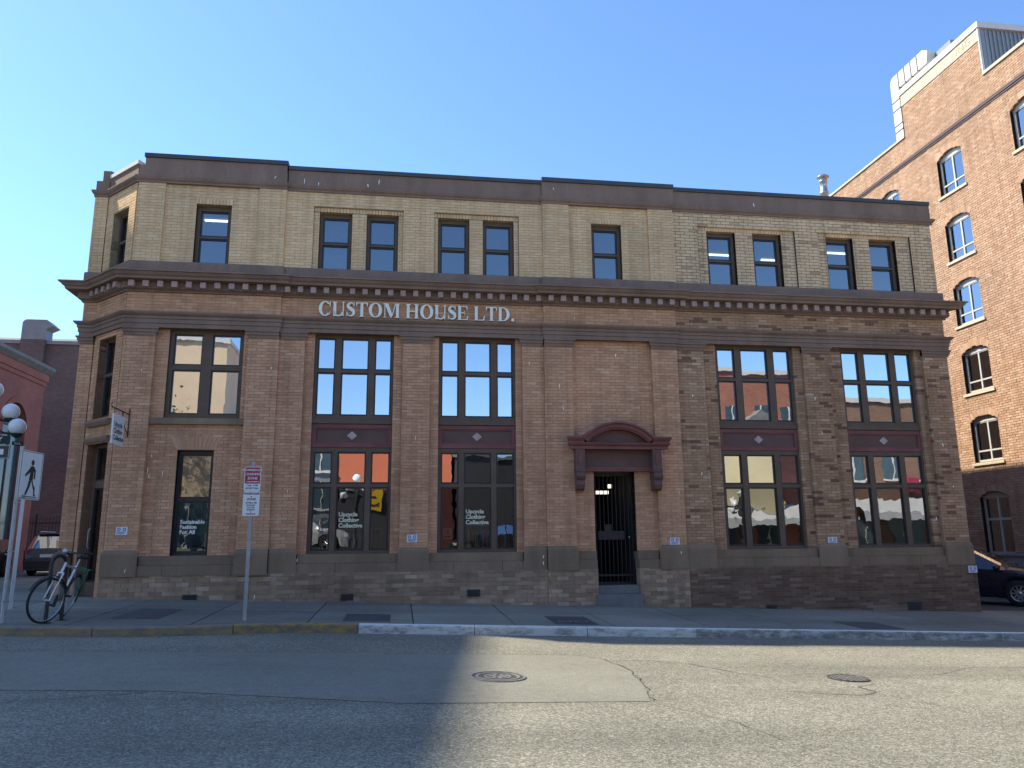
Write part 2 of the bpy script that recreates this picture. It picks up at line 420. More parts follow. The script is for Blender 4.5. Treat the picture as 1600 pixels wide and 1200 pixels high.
def kerbY(X):
    if X >= -1.2: return -3.45-.02*(X+1.2)
    if X <= -4.2: return -4.15
    t = (-1.2-X)/3.0; t = t*t*(3-2*t); return -3.45-.7*t
def kerb_path():
    p = [(x, kerbY(x)) for x in np.arange(30, -8.01, -.3)]
    for a in np.linspace(0, math.pi/2, 7)[1:]:
        p.append((-8.0-1.35*math.sin(a), -2.8-1.35*math.cos(a)))
    p += [(-9.35, y) for y in np.arange(-2.5, 26, .5)]
    return p
KP = kerb_path()
def build_kerb():
    root = bpy.data.objects.new('kerb', None); COL.objects.link(root); root['kind'] = 'structure'; ORG['kerb'] = Vector((0, 0, 0))
    # cut the path into stones about 1.8 m long
    stones = []; cur = [KP[0]]; ln = 0
    for a, b in zip(KP, KP[1:]):
        ln += math.hypot(b[0]-a[0], b[1]-a[1]); cur.append(b)
        if ln > 1.75: stones.append(cur); cur = [b]; ln = 0
    stones.append(cur)
    for st in stones:
        if len(st) < 2: continue
        mb = MB(); rings = []
        for i, p in enumerate(st):
            a = st[max(i-1, 0)]; b = st[min(i+1, len(st)-1)]
            tx, ty = b[0]-a[0], b[1]-a[1]; L = math.hypot(tx, ty); tx /= L; ty /= L
            nx, ny = -ty, tx            # outward (road side) for this direction of travel
            nx, ny = (nx, ny) if (nx*(-p[0]*0)+ny*(-1)) > 0 or p[0] < -8.2 else (-nx, -ny)
            if p[0] < -8.2 and nx > 0: nx, ny = -nx, -ny
            sh = .006 if i == 0 else (-.006 if i == len(st)-1 else 0)
            px, py = p[0]+tx*sh, p[1]+ty*sh
            zt = swz(p[0], p[1]); zr = roadz(p[0], p[1])-.05
            rings.append([(px, py, zr), (px-nx*.012, py-ny*.012, zt-.022), (px-nx*.03, py-ny*.03, zt-.003), (px-nx*.16, py-ny*.16, zt+.002), (px-nx*.16, py-ny*.16, zr)])
        vs = [q for r in rings for q in r]; n = 5
        fs = [(i*n+j, i*n+(j+1) % n, (i+1)*n+(j+1) % n, (i+1)*n+j) for i in range(len(rings)-1) for j in range(n)]
        fs += [tuple(range(n)), tuple(range(len(vs)-1, len(vs)-n-1, -1))]
        mb.add(vs, fs)
        xm = st[len(st)//2][0]
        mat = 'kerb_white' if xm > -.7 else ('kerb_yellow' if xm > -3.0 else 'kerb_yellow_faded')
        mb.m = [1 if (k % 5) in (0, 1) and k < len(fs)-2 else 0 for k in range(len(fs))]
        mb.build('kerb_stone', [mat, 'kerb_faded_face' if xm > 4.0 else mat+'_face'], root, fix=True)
build_kerb()

def slab(mb, pts, zoff, thick):
    top = [(x, y, swz(x, y)+zoff) for x, y in pts]; bot = [(x, y, z-thick) for x, y, z in top]; n = len(pts)
    mb.add(top+bot, [tuple(range(n))]+[(i, i+n, (i+1) % n+n, (i+1) % n) for i in range(n)])
def build_sidewalk():
    mb = MB()
    xs = list(np.arange(-9.15, 30, .6))
    for a, b in zip(xs, xs[1:]):
        ya, yb = kerbY(a)+.17, kerbY(b)+.17
        if a < -7.9: ya = max(ya, -2.8-math.sqrt(max(0, 1.35**2-(a+8.0)**2))+.2)
        if b < -7.9: yb = max(yb, -2.8-math.sqrt(max(0, 1.35**2-(b+8.0)**2))+.2)
        slab(mb, [(a, ya), (b, yb), (b, .4), (a, .4)], -.014, .15)
    slab(mb, [(-9.18, .4), (-6.0, .4), (-6.0, 26), (-9.18, 26)], -.014, .15)
    base = mb.build('sidewalk', 'crack_tar', kind='structure')
    g = .011
    cols = list(np.arange(-7.9, 30, 1.63))
    for i, (a, b) in enumerate(zip(cols, cols[1:])):
        for r0, r1 in ((None, -1.72), (-1.72, .35)):
            y0a, y0b = (kerbY(a)+.175, kerbY(b)+.175) if r0 is None else (r0+g, r0+g)
            if r0 is None:   # follow the bent kerb
                ms = np.linspace(a+g, b-g, 4); lo = [(x, kerbY(x)+.175) for x in ms]
            else: lo = [(a+g, r0+g), (b-g, r0+g)]
            m2 = MB(); slab(m2, lo+[(b-g, r1-g), (a+g, r1-g)], rnd.uniform(-.0015, .0015), .012)
            m2.build('paving_slab', 'pavement_concrete', base)
    m2 = MB(); slab(m2, [(-9.15, -2.6), (-8.75, -3.55), (-8.1, -3.9), (-7.91, -3.95), (-7.91, .35), (-9.15, .35)], 0, .012); m2.build('paving_slab', 'pavement_concrete', base)
    for y in np.arange(.36, 24, 1.63):
        m2 = MB(); slab(m2, [(-9.15, y+g), (-6.3, y+g), (-6.3, y+1.63-g), (-9.15, y+1.63-g)], 0, .012); m2.build('paving_slab', 'pavement_concrete', base)
build_sidewalk()
# opposite pavement
mb = MB()
for a in range(-60, 60, 4):
    z0, z1 = roadz(a, -19.5)+.95, roadz(a+4, -19.5)+.95
    mb.add([(a, -19.3, z0), (a+4, -19.3, z1), (a+4, -40, z1), (a, -40, z0), (a, -19.3, z0-1.2), (a+4, -19.3, z1-1.2)], [(3, 2, 1, 0), (0, 1, 5, 4)])
mb.build('opposite_sidewalk', 'pavement_concrete', kind='structure')
# alley surface between the two brick buildings
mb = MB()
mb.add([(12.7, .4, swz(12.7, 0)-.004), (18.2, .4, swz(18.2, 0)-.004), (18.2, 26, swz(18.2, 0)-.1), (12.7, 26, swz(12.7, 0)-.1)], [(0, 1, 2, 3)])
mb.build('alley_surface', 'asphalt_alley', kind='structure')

# road patch, cracks: laid a few millimetres proud of the road
def flat(mb, pts, dz):
    mb.add([(x, y, roadz(x, y)+dz) for x, y in pts], [tuple(range(len(pts)))])
mb = MB()
pp = [(-12, -5.35), (-6, -5.42), (-3.3, -5.45), (0, -5.5), (2.3, -5.52), (2.62, -5.9), (2.72, -6.6), (2.62, -7.6), (2.42, -8.43), (1.2, -8.47), (.1, -8.5), (-2.2, -7.92), (-6, -7.8), (-12, -7.7)]
flat(mb, pp, .004); mb.build('asphalt_patch', 'asphalt_patch', ROAD)
def crack(pts, w0, seed):
    r = random.Random(seed); mb = MB(); fine = []
    for (a, b) in zip(pts, pts[1:]):
        n = max(2, int(math.hypot(b[0]-a[0], b[1]-a[1])/.12))
        for i in range(n):
            t = i/n; fine.append((a[0]+(b[0]-a[0])*t+r.uniform(-.025, .025), a[1]+(b[1]-a[1])*t+r.uniform(-.025, .025)))
    fine.append(pts[-1]); L = []; R = []
    for i, p in enumerate(fine):
        a = fine[max(i-1, 0)]; b = fine[min(i+1, len(fine)-1)]; tx, ty = b[0]-a[0], b[1]-a[1]; q = math.hypot(tx, ty) or 1
        w = w0*.62*r.uniform(.25, 1.0)*(0.25 if i in (0, len(fine)-1) else 1)
        L.append((p[0]-ty/q*w, p[1]+tx/q*w, roadz(*p)+.008)); R.append((p[0]+ty/q*w, p[1]-tx/q*w, roadz(*p)+.008))
    n = len(fine); mb.add(L+R, [(i, n+i, n+i+1, i+1) for i in range(n-1)])
    mb.build('crack', 'crack_tar', ROAD)
crack([(-12, -5.36), (-6, -5.43), (-3.3, -5.46), (0, -5.51), (2.3, -5.53), (2.62, -5.9), (2.74, -6.6), (2.64, -7.6), (2.44, -8.43)], .014, 1)
crack([(2.6, -6.0), (3.2, -5.95), (3.7, -6.25), (3.95, -6.75), (4.3, -7.2)], .014, 2)
crack([(4.0, -7.9), (4.35, -8.05), (4.75, -8.15), (5.05, -8.0), (5.0, -7.7), (5.35, -7.5)], .016, 3)
crack([(4.6, -6.95), (5.2, -6.85), (6.0, -7.0), (6.6, -6.9), (7.4, -6.4), (10.5, -6.3)], .011, 4)
crack([(5.0, -8.1), (5.5, -9.2), (5.9, -10.2), (6.0, -11.5)], .009, 5)
crack([(-9, -11), (-5, -9.6), (-3.3, -8.4), (-2.2, -7.94)], .013, 6)
crack([(-12, -6.6), (-6.5, -6.5), (-4.3, -5.45)], .010, 8)
crack([(2.45, -8.5), (2.9, -9.3), (3.1, -10.2)], .010, 9)
crack([(6.2, -4.9), (8, -5.0), (12, -5.1)], .008, 10)

# ================================================================== CORNER BUILDING
B = thing('brick_building', 'long two-tone brick building with dentil cornice and clipped corner filling the picture', 'building', (3.6, 0, .3))
BR = []      # every brick: (frame,u0,u1,d0,d1,z0,z1,mat,full)
def bricks(F, u0, u1, z0, z1, d, mat, holes=(), dep=.06, edge=.30, L=.213, H=.0565, g=.0085, dj=.0015):
    c = H+g; z = z0; row = int(round(z0/c))
    while z < z1-.02:
        zb = min(z+H, z1-.002); zm = (z+zb)/2
        iv = [(u0, u1)]
        for h in holes:
            r = h(zm) if callable(h) else ((h[0], h[1]) if h[2] <= zm <= h[3] else None)
            if not r: continue
            nv = []
            for a, b in iv:
                if r[1] <= a or r[0] >= b: nv.append((a, b)); continue
                if r[0] > a+.01: nv.append((a, r[0]))
                if r[1] < b-.01: nv.append((r[1], b))
            iv = nv
        p = L+g; off = (row % 2)*p/2
        for a, b in iv:
            k = math.floor((a-off)/p); cuts = [a]
            while True:
                k += 1; x = k*p+off
                if x >= b-.03: break
                if x > a+.03: cuts.append(x)
            cuts.append(b+g)
            for i in range(len(cuts)-1):
                x0, x1 = cuts[i], cuts[i+1]-g
                e = edge if (i == 0 or i == len(cuts)-2) else dep
                dd = d+rnd.uniform(-dj, dj)
                BR.append((F, x0, x1, dd, d+e, z, zb, mat, abs((x1-x0)-L) < .002 and i not in (0, len(cuts)-2)))
        z += c; row += 1
def soldiers(F, u0, u1, z0, z1, d, mat, w=.07, dep=.06):
    n = max(1, round((u1-u0)/w)); q = (u1-u0)/n
    for i in range(n):
        BR.append((F, u0+i*q+.004, u0+(i+1)*q-.004, d+rnd.uniform(-.002, .002), d+dep, z0+.003, z1-.003, mat, False))
def backing(name, F, u0, u1, z0, z1, d, dep, mat, holes=()):
    """mortar bed behind the bricks, with real openings"""
    us = sorted(set([u0, u1]+[x for h in holes for x in h[:2] if u0 < x < u1])); zs = sorted(set([z0, z1]+[x for h in holes for x in h[2:4] if z0 < x < z1]))
    mb = MB(); inh = lambda a, b: any(h[0] <= a <= h[1] and h[2] <= b <= h[3] for h in holes)
    solid = {}
    for i in range(len(us)-1):
        for j in range(len(zs)-1): solid[i, j] = not inh((us[i]+us[i+1])/2, (zs[j]+zs[j+1])/2)
    fl = F.flip
    def q(*p):
        p = p[::-1] if fl else p
        mb.add(p, [(0, 1, 2, 3)])
    for (i, j), s in solid.items():
        if not s: continue
        a, b, c, e = us[i], us[i+1], zs[j], zs[j+1]
        q(F.pt(a, d, c), F.pt(b, d, c), F.pt(b, d, e), F.pt(a, d, e))
        if not solid.get((i-1, j)): q(F.pt(a, d+dep, c), F.pt(a, d, c), F.pt(a, d, e), F.pt(a, d+dep, e))
        if not solid.get((i+1, j)): q(F.pt(b, d, c), F.pt(b, d+dep, c), F.pt(b, d+dep, e), F.pt(b, d, e))
        if not solid.get((i, j-1)): q(F.pt(a, d+dep, c), F.pt(b, d+dep, c), F.pt(b, d, c), F.pt(a, d, c))
        if not solid.get((i, j+1)): q(F.pt(a, d, e), F.pt(b, d, e), F.pt(b, d+dep, e), F.pt(a, d+dep, e))
    return mb.build(name, mat, B)
def wall(name, F, u0, u1, z0, z1, d, mat, mort, holes=(), dep=.28, **k):
    o = backing(name, F, u0+.006, u1-.006, z0, z1, d+.008, dep, mort, holes)
    bricks(F, u0, u1, z0, z1, d, mat, holes, edge=dep, **k); return o

T = math.tan(math.pi/8)
CW = .87                                   # clip size of the corner
XC = -5.62
F1 = Frame((XC, 0), (-math.sqrt(.5), math.sqrt(.5)), (math.sqrt(.5), math.sqrt(.5)))    # clipped corner face
LC = CW*math.sqrt(2)
F2 = Frame((XC-CW, CW), (-1, 0), (0, 1))   # short return parallel to the street
RW = .27
F3 = Frame((XC-CW-RW, CW), (0, 1), (1, 0)) # side-street face
Zb, Zp, Za = -.62, 4.16, 4.31
GR = [(-4.74, -3.27, 2.46, 4.31), (-4.42, -3.72, -.26, 1.82)]
def voussoir_hole(z):
    if 1.82 <= z <= 2.08:
        t = (z-1.82)/.26; return (-4.44-.13*t, -3.70+.13*t)
# section A
for a, b in ((XC+.02, -4.99), (-3.16, -2.55)): wall('pilaster', F0, a, b, Zb, Zp, 0, 'brick_tan', 'mortar_tan', dep=.14)
wall('wall', F0, -4.99, -3.16, -.262, Za, .10, 'brick_tan', 'mortar_tan', GR)
# fan of bricks over the narrow window
n = 11; mbv = MB()
for i in range(n):
    def e(t, s): return (-4.44-.13*s)+(t/n)*((-3.70+.13*s)-(-4.44-.13*s))
    mbv.poly(F0, [(e(i, 0)+.004, 1.825), (e(i+1, 0)-.004, 1.825), (e(i+1, 1)-.004, 2.078), (e(i, 1)+.004, 2.078)], .094, .2)
BR_FAN = mbv
# section B
for a, b in ((-2.55, -2.03), (0., .58), (2.57, 3.05)): wall('pilaster', F0, a, b, Zb, Zp, .05, 'brick_tan', 'mortar_tan', dep=.12)
for a, b in ((-2.03, -1.84), (-.19, 0.), (.58, .77), (2.43, 2.57)): wall('wall', F0, a, b, -.262, Za, .13, 'brick_tan', 'mortar_tan')
# section C
for a, b in ((3.05, 3.67), (5.48, 6.07)): wall('pilaster', F0, a, b, Zb, Zp, 0, 'brick_tan', 'mortar_tan', dep=.14)
wall('wall', F0, 3.67, 5.48, -.262, Za, .10, 'brick_tan', 'mortar_tan', [(4.10, 5.0, -2, 1.41)], dep=.4)
# section D
for a, b in ((6.07, 6.71), (9.1, 9.72), (12.13, 12.76)): wall('pilaster', F0, a, b, Zb, Zp, .05, 'brick_mottled', 'mortar_umber', dep=.12)
for a, b in ((6.71, 7.02), (8.9, 9.1), (9.72, 10.08), (11.95, 12.13)): wall('wall', F0, a, b, -.262, Za, .13, 'brick_mottled', 'mortar_umber')
# frieze
wall('frieze', F0, XC+.02, -2.55, 4.6, 5.08, 0, 'brick_tan', 'mortar_tan')
wall('frieze', F0, -2.55, 3.05, 4.6, 5.08, .05, 'brick_tan', 'mortar_tan')
wall('frieze', F0, 3.05, 6.08, 4.6, 5.08, 0, 'brick_tan', 'mortar_tan')
wall('frieze', F0, 6.08, 12.76, 4.6, 5.08, .05, 'brick_mottled', 'mortar_umber')
# top storey
W3 = {'A': (-4.40, -3.68), 'B1': (-1.85, -1.15), 'B2': (-.84, -.15), 'B3': (.72, 1.42), 'B4': (1.72, 2.42), 'C': (4.20, 4.90), 'D1': (6.98, 7.69), 'D2': (8.12, 8.84), 'D3': (9.98, 10.68), 'D4': (11.1, 11.8)}
S3, T3 = 5.72, 7.06
def whole(k): return (W3[k][0], W3[k][1], S3-.3, T3)
def sold(k): return (W3[k][0]-.0, W3[k][1]+.0, T3, T3+.13)
for a, b in ((XC+.04, -5.04), (-3.12, -2.56)): wall('pilaster', F0, a, b, S3-.25, 7.5, 0, 'brick_buff', 'mortar_buff', dep=.1)
wall('wall', F0, -5.04, -3.12, S3-.25, 7.5, .05, 'brick_buff', 'mortar_buff', [whole('A'), sold('A')][:1])
RB = [(-1.97, -.04, 5.0, 7.15), (.63, 2.53, 5.0, 7.15)]
wall('wall', F0, -2.56, 3.07, S3-.25, 7.5, .06, 'brick_buff', 'mortar_buff', RB, dep=.12)
wall('window_panel', F0, -1.97, -.04, S3-.25, 7.05, .115, 'brick_buff', 'mortar_buff', [whole('B1'), whole('B2')])
wall('window_panel', F0, .63, 2.53, S3-.25, 7.05, .115, 'brick_buff', 'mortar_buff', [whole('B3'), whole('B4')])
for a, b in ((3.07, 3.67), (5.54, 6.13)): wall('pilaster', F0, a, b, S3-.25, 7.5, 0, 'brick_buff', 'mortar_buff', dep=.1)
wall('wall', F0, 3.67, 5.54, S3-.25, 7.5, .05, 'brick_buff', 'mortar_buff', [whole('C')])
RD = [(6.74, 9.17, 5.0, 7.15), (9.74, 12.16, 5.0, 7.15)]
wall('wall', F0, 6.13, 12.74, S3-.25, 7.5, .06, 'brick_buff_bold', 'mortar_dark', RD, dep=.12, g=.013, H=.063)
wall('window_panel', F0, 6.74, 9.17, S3-.25, 7.05, .115, 'brick_buff_bold', 'mortar_dark', [whole('D1'), whole('D2')], g=.013, H=.063)
wall('window_panel', F0, 9.74, 12.16, S3-.25, 7.05, .115, 'brick_buff_bold', 'mortar_dark', [whole('D3'), whole('D4')], g=.013, H=.063)
for (a, b), m_ in (((-1.97, -.04), 'brick_buff'), ((.63, 2.53), 'brick_buff'), ((6.74, 9.17), 'brick_buff_bold'), ((9.74, 12.16), 'brick_buff_bold')):
    soldiers(F0, a, b, 7.05, 7.15, .112, m_, dep=.2)
# foundation down to the sloping pavement
wall('foundation', F0, XC-.02, 3.05, -1.75, -.61, -.01, 'brick_foundation', 'mortar_tan', H=.075, L=.24, dj=.006)
wall('foundation', F0, 3.05, 4.10, -1.75, -.61, -.03, 'brick_foundation', 'mortar_tan', H=.075, L=.24, dj=.006)
wall('foundation', F0, 5.0, 6.08, -1.75, -.61, -.03, 'brick_foundation', 'mortar_tan', H=.075, L=.24, dj=.006)
wall('foundation', F0, 6.08, 12.80, -2.0, -.61, -.0, 'brick_foundation_dark', 'mortar_umber', H=.048, L=.28, g=.012)
# clipped corner face and its return
DOORH = (.22, LC-.16, -2, 2.0); CW2 = (.30, LC-.24, 2.5, 4.2); CW3 = (.28, LC-.30, S3-.3, 7.0)
wall('wall', F1, 0.03, LC, -1.4, Za, 0.02, 'brick_tan', 'mortar_tan', [DOORH, CW2], dep=.3)
wall('frieze', F1, 0.0, LC, 4.6, 5.08, 0, 'brick_tan', 'mortar_tan')
wall('wall', F1, 0.02, LC, S3-.25, 7.5, 0.02, 'brick_buff', 'mortar_buff', [CW3], dep=.3)
wall('pilaster', F2, 0, RW, -1.4, Zp+.2, 0, 'brick_tan', 'mortar_tan', dep=.3)
wall('frieze', F2, 0, RW, 4.6, 5.08, 0, 'brick_tan', 'mortar_tan', dep=.3)
wall('pilaster', F2, 0, RW, S3-.25, 7.5, 0, 'brick_buff', 'mortar_buff', dep=.3)

# --- mouldings
CORN = [(0, 5.05), (.04, 5.05), (.04, 5.08), (.08, 5.10), (.10, 5.11), (.10, 5.245), (.29, 5.255), (.30, 5.30), (.34, 5.33), (.37, 5.375), (.40, 5.385), (.40, 5.415), (0, 5.475)]
ARCH = [(-.02, 4.30), (.03, 4.30), (.03, 4.38), (.05, 4.39), (.05, 4.47), (.07, 4.48), (.07, 4.53), (.11, 4.56), (.13, 4.59), (.13, 4.61), (-.02, 4.64)]
CAPT = [(-.02, 4.14), (.025, 4.14), (.025, 4.18), (.05, 4.21), (.05, 4.25), (.075, 4.27), (.075, 4.302), (-.02, 4.302)]
SILL3 = [(-.02, 5.45), (.045, 5.45), (.045, 5.70), (.03, 5.72), (-.02, 5.72)]
PMLD = [(-.02, 7.47), (.02, 7.47), (.02, 7.51), (.05, 7.54), (.07, 7.59), (.07, 7.61), (-.02, 7.625)]
def up(p, dz): return [(a, z+dz) for a, z in p]
SECT = [(-2.55, 3.05, .05, 0, 0, 0, 0.), (6.08, 12.78, .05, 0, 1, 0, 0.), (XC, -2.55, 0, T, .62, .003, 0.), (3.05, 6.08, 0, .62, .62, .003, 0.)]
corn_objs = []
for a, b, d, m0, m1, dz, _ in SECT:
    mb = MB(); mb.prism(F0, up(CORN, dz), a, b, m0, m1, d); c = mb.build('cornice', 'trim_paint', B); corn_objs.append((a, b, d, c))
    mb = MB(); mb.prism(F0, up(ARCH, dz), a, b, m0, m1, d)
    mb.fbox(F0, a+.01, b-.01, d+.015, d+.42, 4.312+dz, 4.60); mb.build('architrave', 'trim_paint', B)
    mb = MB(); mb.prism(F0, up(SILL3, dz), a, b, m0, m1, d); mb.build('sill_band', 'trim_paint', B)
    mb = MB(); mb.prism(F0, up(PMLD, dz), a, b, m0, m1, d); mb.build('parapet_moulding', 'trim_paint', B)
for FF, L_, m0, m1 in ((F1, LC, T, -T), (F2, RW, -T, 1), (F3, 23.3, 1, 0)):
    mb = MB(); mb.prism(FF, CORN, 0, L_, m0, m1); c = mb.build('cornice', 'trim_paint', B)
    if FF is F1: corn_f1 = c
    mb = MB(); mb.prism(FF, ARCH, 0, L_, m0, m1); mb.fbox(FF, .03, L_-.03, .03, .33, 4.312, 4.6); mb.build('architrave', 'trim_paint', B)
    mb = MB(); mb.prism(FF, SILL3, 0, L_, m0, m1); mb.build('sill_band', 'trim_paint', B)
    mb = MB(); mb.prism(FF, PMLD, 0, L_, m0, m1); mb.build('parapet_moulding', 'trim_paint', B)
# dentils, one object each
DM = MB(); DM.box(-.055, .055, -.115, .012, -.062, .062); dsrc = DM.build('dentil', 'dentil_paint', None)
DMESH = dsrc.data; bpy.data.objects.remove(dsrc)
for a, b, d, c in corn_objs:
    n = round((b-a)/.268); q = (b-a)/n
    for i in range(n):
        x = a+(i+.5)*q+rnd.uniform(-.005, .005); o = inst(DMESH, 'dentil', c, (x, d-.10, 5.176+ZC+rnd.uniform(-.003, .003))); o.scale = (rnd.uniform(.95, 1.05), 1, rnd.uniform(.96, 1.03))
for i in range(5):
    p = F1.pt((i+.5)*LC/5, -.10, 5.176); o = inst(DMESH, 'dentil', corn_f1, p); o.rotation_euler = (0, 0, -math.pi/4)
# capitals and bases on pilasters
PIL = [(XC+.02, -4.99, 0, T), (-3.16, -2.55, 0, 1), (-2.53, -2.03, .05, 1), (0., .58, .05, 1), (2.57, 3.03, .05, 1), (3.05, 3.67, 0, 1), (5.48, 6.07, 0, 1), (6.09, 6.71, .05, 1), (9.1, 9.72, .05, 1), (12.13, 12.76, .05, 1)]
for i, (a, b, d, m0) in enumerate(PIL):
    dz = -.002*(i % 2)
    m1 = 0 if i in (1, 4, 6) else 1
    if i in (2, 5, 7): m0 = 0
    mb = MB(); mb.prism(F0, up(CAPT, dz), a, b, m0, m1, d); mb.build('capital', 'trim_paint', B)
    mb = MB(); mb.prism(F0, up([(-.02, -.635), (.055, -.635), (.055, -.24), (.05, -.20), (.03, -.165), (.02, -.135), (-.02, -.13)], dz), a+(.03 if m0 else 0), b-(.03 if m1 else 0), 1 if m0 else 0, 1 if m1 else 0, d); mb.build('pilaster_base', 'trim_base', B)
mb = MB(); mb.prism(F2, CAPT, 0, RW, 0, 1); mb.build('capital', 'trim_paint', B)
mb = MB(); mb.prism(F2, [(-.02, -.635), (.075, -.635), (.075, -.24), (.03, -.165), (-.02, -.13)], 0, RW, 0, 1); mb.build('pilaster_base', 'trim_base', B)
# painted stone band with separate stones
r2 = random.Random(3)
for a, b, d in ((XC, -2.55, -.028), (-2.55, 3.05, .015), (3.05, 4.10, -.028), (5.0, 6.08, -.028), (6.08, 12.80, .015)):
    x = a
    while x < b-.01:
        e = min(b, x+r2.uniform(1.0, 1.5)); e = b if b-e < .5 else e
        mb = MB(); mb.fbox(F0, x+.003, e-.003, d, .30, -.625, -.43); mb.build('band_stone', 'trim_base', B); x = e
# window sills / blocks between plinths
for a, b, d in ((-4.96, -3.19, .03), (-2.0, -.03, .07), (.61, 2.54, .07), (3.70, 4.10, .03), (5.0, 5.45, .03), (6.74, 9.07, .07), (9.75, 12.10, .07)):
    mb = MB(); mb.fbox(F0, a, b, d, .34, -.427, -.25); mb.build('sill', 'trim_base', B)
# parapets
def parapet(F, a, b, d, z0, z1, cap, step=None, m0=0, m1=0):
    mb = MB(); mb.prism(F, [(-.3, z0), (0, z0), (0, z1), (-.3, z1)], a, b, m0, m1, d+.01); mb.build('parapet', 'trim_paint', B)
    mb = MB(); mb.prism(F, [(-.34, z1+.001), (.035, z1+.001), (.035, z1+cap), (-.02, z1+cap+.012), (-.34, z1+cap)], a, b, m0, m1, d+.01); mb.build('parapet_cap', 'cap_flashing', B)
parapet(F0, -2.54, 3.06, .05, 7.61, 7.965, .09)
parapet(F0, 3.06, 6.19, .0, 7.61, 8.015, .10, m0=0, m1=0)
parapet(F0, 6.20, 12.78, .05, 7.61, 7.985, .09, m1=0)
mb = MB(); mb.prism(F0, [(-.3, 7.61), (0, 7.61), (0, 7.87), (-.3, 7.87)], XC+.02, -2.56, T, 0, .01); mb.build('parapet', 'trim_paint', B)
mb = MB(); mb.prism(F0, [(-.3, 7.871), (0, 7.871), (0, 8.05), (-.3, 8.05)], XC+.13, -2.57, 0, 0, .012); mb.build('parapet', 'trim_paint', B)
mb = MB(); mb.prism(F0, [(-.34, 8.051), (.035, 8.051), (.035, 8.14), (-.34, 8.15)], XC+.11, -2.55, 0, 0, .01); mb.build('parapet_cap', 'cap_flashing', B)
plain('parapet_pale', (.40, .35, .27), .8, var=.15, vs=3)
mb = MB(); mb.prism(F1, [(-.3, 7.61), (0, 7.61), (0, 7.9), (-.3, 7.9)], .02, LC, T, -T, .02); mb.build('parapet', 'trim_paint', B)
mb = MB(); mb.prism(F1, [(-.34, 7.901), (.03, 7.901), (.03, 7.985), (-.34, 7.99)], .02, LC, T, -T, .02); mb.build('parapet_cap', 'coping_white', B)
mb = MB(); mb.prism(F2, [(-.3, 7.61), (0, 7.61), (0, 7.85), (-.3, 7.85)], 0, RW, -T, 1); mb.build('parapet', 'trim_paint', B)
mb = MB(); mb.prism(F2, [(-.3, 7.851), (0, 7.851), (0, 8.10), (-.3, 8.10)], -.02, RW-.12, -T, 0, .01); mb.build('parapet', 'trim_paint', B)
# side, back walls, roof
mb = MB(); mb.box(XC-CW-RW, XC-CW-RW+.3, CW+.31, 24, ZC-1.6, ZC+8.0); mb.box(12.44, 12.745, .37, 24, ZC-2.2, ZC+7.97); mb.build('side_wall', 'brick_side', B)
mb = MB(); mb.box(XC-CW-RW, 12.745, 24.01, 24.3, ZC-2.2, ZC+7.9); mb.build('rear_wall', 'brick_side', B)
mb = MB(); mb.add([(XC+.3, .36, ZC+7.55), (12.44, .36, ZC+7.55), (12.44, 24, ZC+7.55), (-6.5, 24, ZC+7.55), (-6.5, CW+.35, ZC+7.55), (XC-CW+.3, CW+.35, ZC+7.55)], [tuple(range(6))]); mb.build('roof', 'roof_slate', B)

# --- windows
def window(F, u0, u1, z0, z1, d, cols, rows, frame, sash, pane, name='window', sashw=.028, tilt=.0022, deep=.10, lettering=None, glassd=.055):
    """frame members around a grid of panes; each pane has its own sash"""
    mb = MB(); z_all = [z0]+[z for r in rows for z in r]+[z1]; us = [u0]+[x for c in cols for x in c]+[u1]
    for i in range(0, len(us), 2):
        if us[i+1]-us[i] > .004: mb.fbox(F, us[i], us[i+1], d, d+deep, z0, z1)
    for i in range(0, len(z_all), 2):
        if z_all[i+1]-z_all[i] > .004:
            for c in cols: mb.fbox(F, c[0], c[1], d+.004, d+deep-.004, z_all[i], z_all[i+1])
    o = mb.build(name, frame, B)
    for c in cols:
        for r in rows:
            sb = MB(); a, b, e, f = c[0], c[1], r[0], r[1]; w_ = sashw
            if w_ > 0:
                for q in ((a, a+w_, e, f), (b-w_, b, e, f), (a+w_, b-w_, e, e+w_*1.3), (a+w_, b-w_, f-w_, f)): sb.fbox(F, q[0], q[1], d+.03, d+.07, q[2], q[3])
                sb.build('sash', sash, o)
            t1, t2 = rnd.uniform(-tilt, tilt), rnd.uniform(-tilt, tilt); um, zm = (a+b)/2, (e+f)/2
            P = lambda u, z: F.pt(u, d+glassd+(u-um)*t1+(z-zm)*t2, z)
            g = MB(); q = [P(a, e), P(b, e), P(b, f), P(a, f)]
            if F.flip: q = q[::-1]
            g.add(q, [(0, 1, 2, 3)]); g.build('pane', pane if isinstance(pane, str) else pane.get((cols.index(c), rows.index(r)), pane['*']), o)
    return o
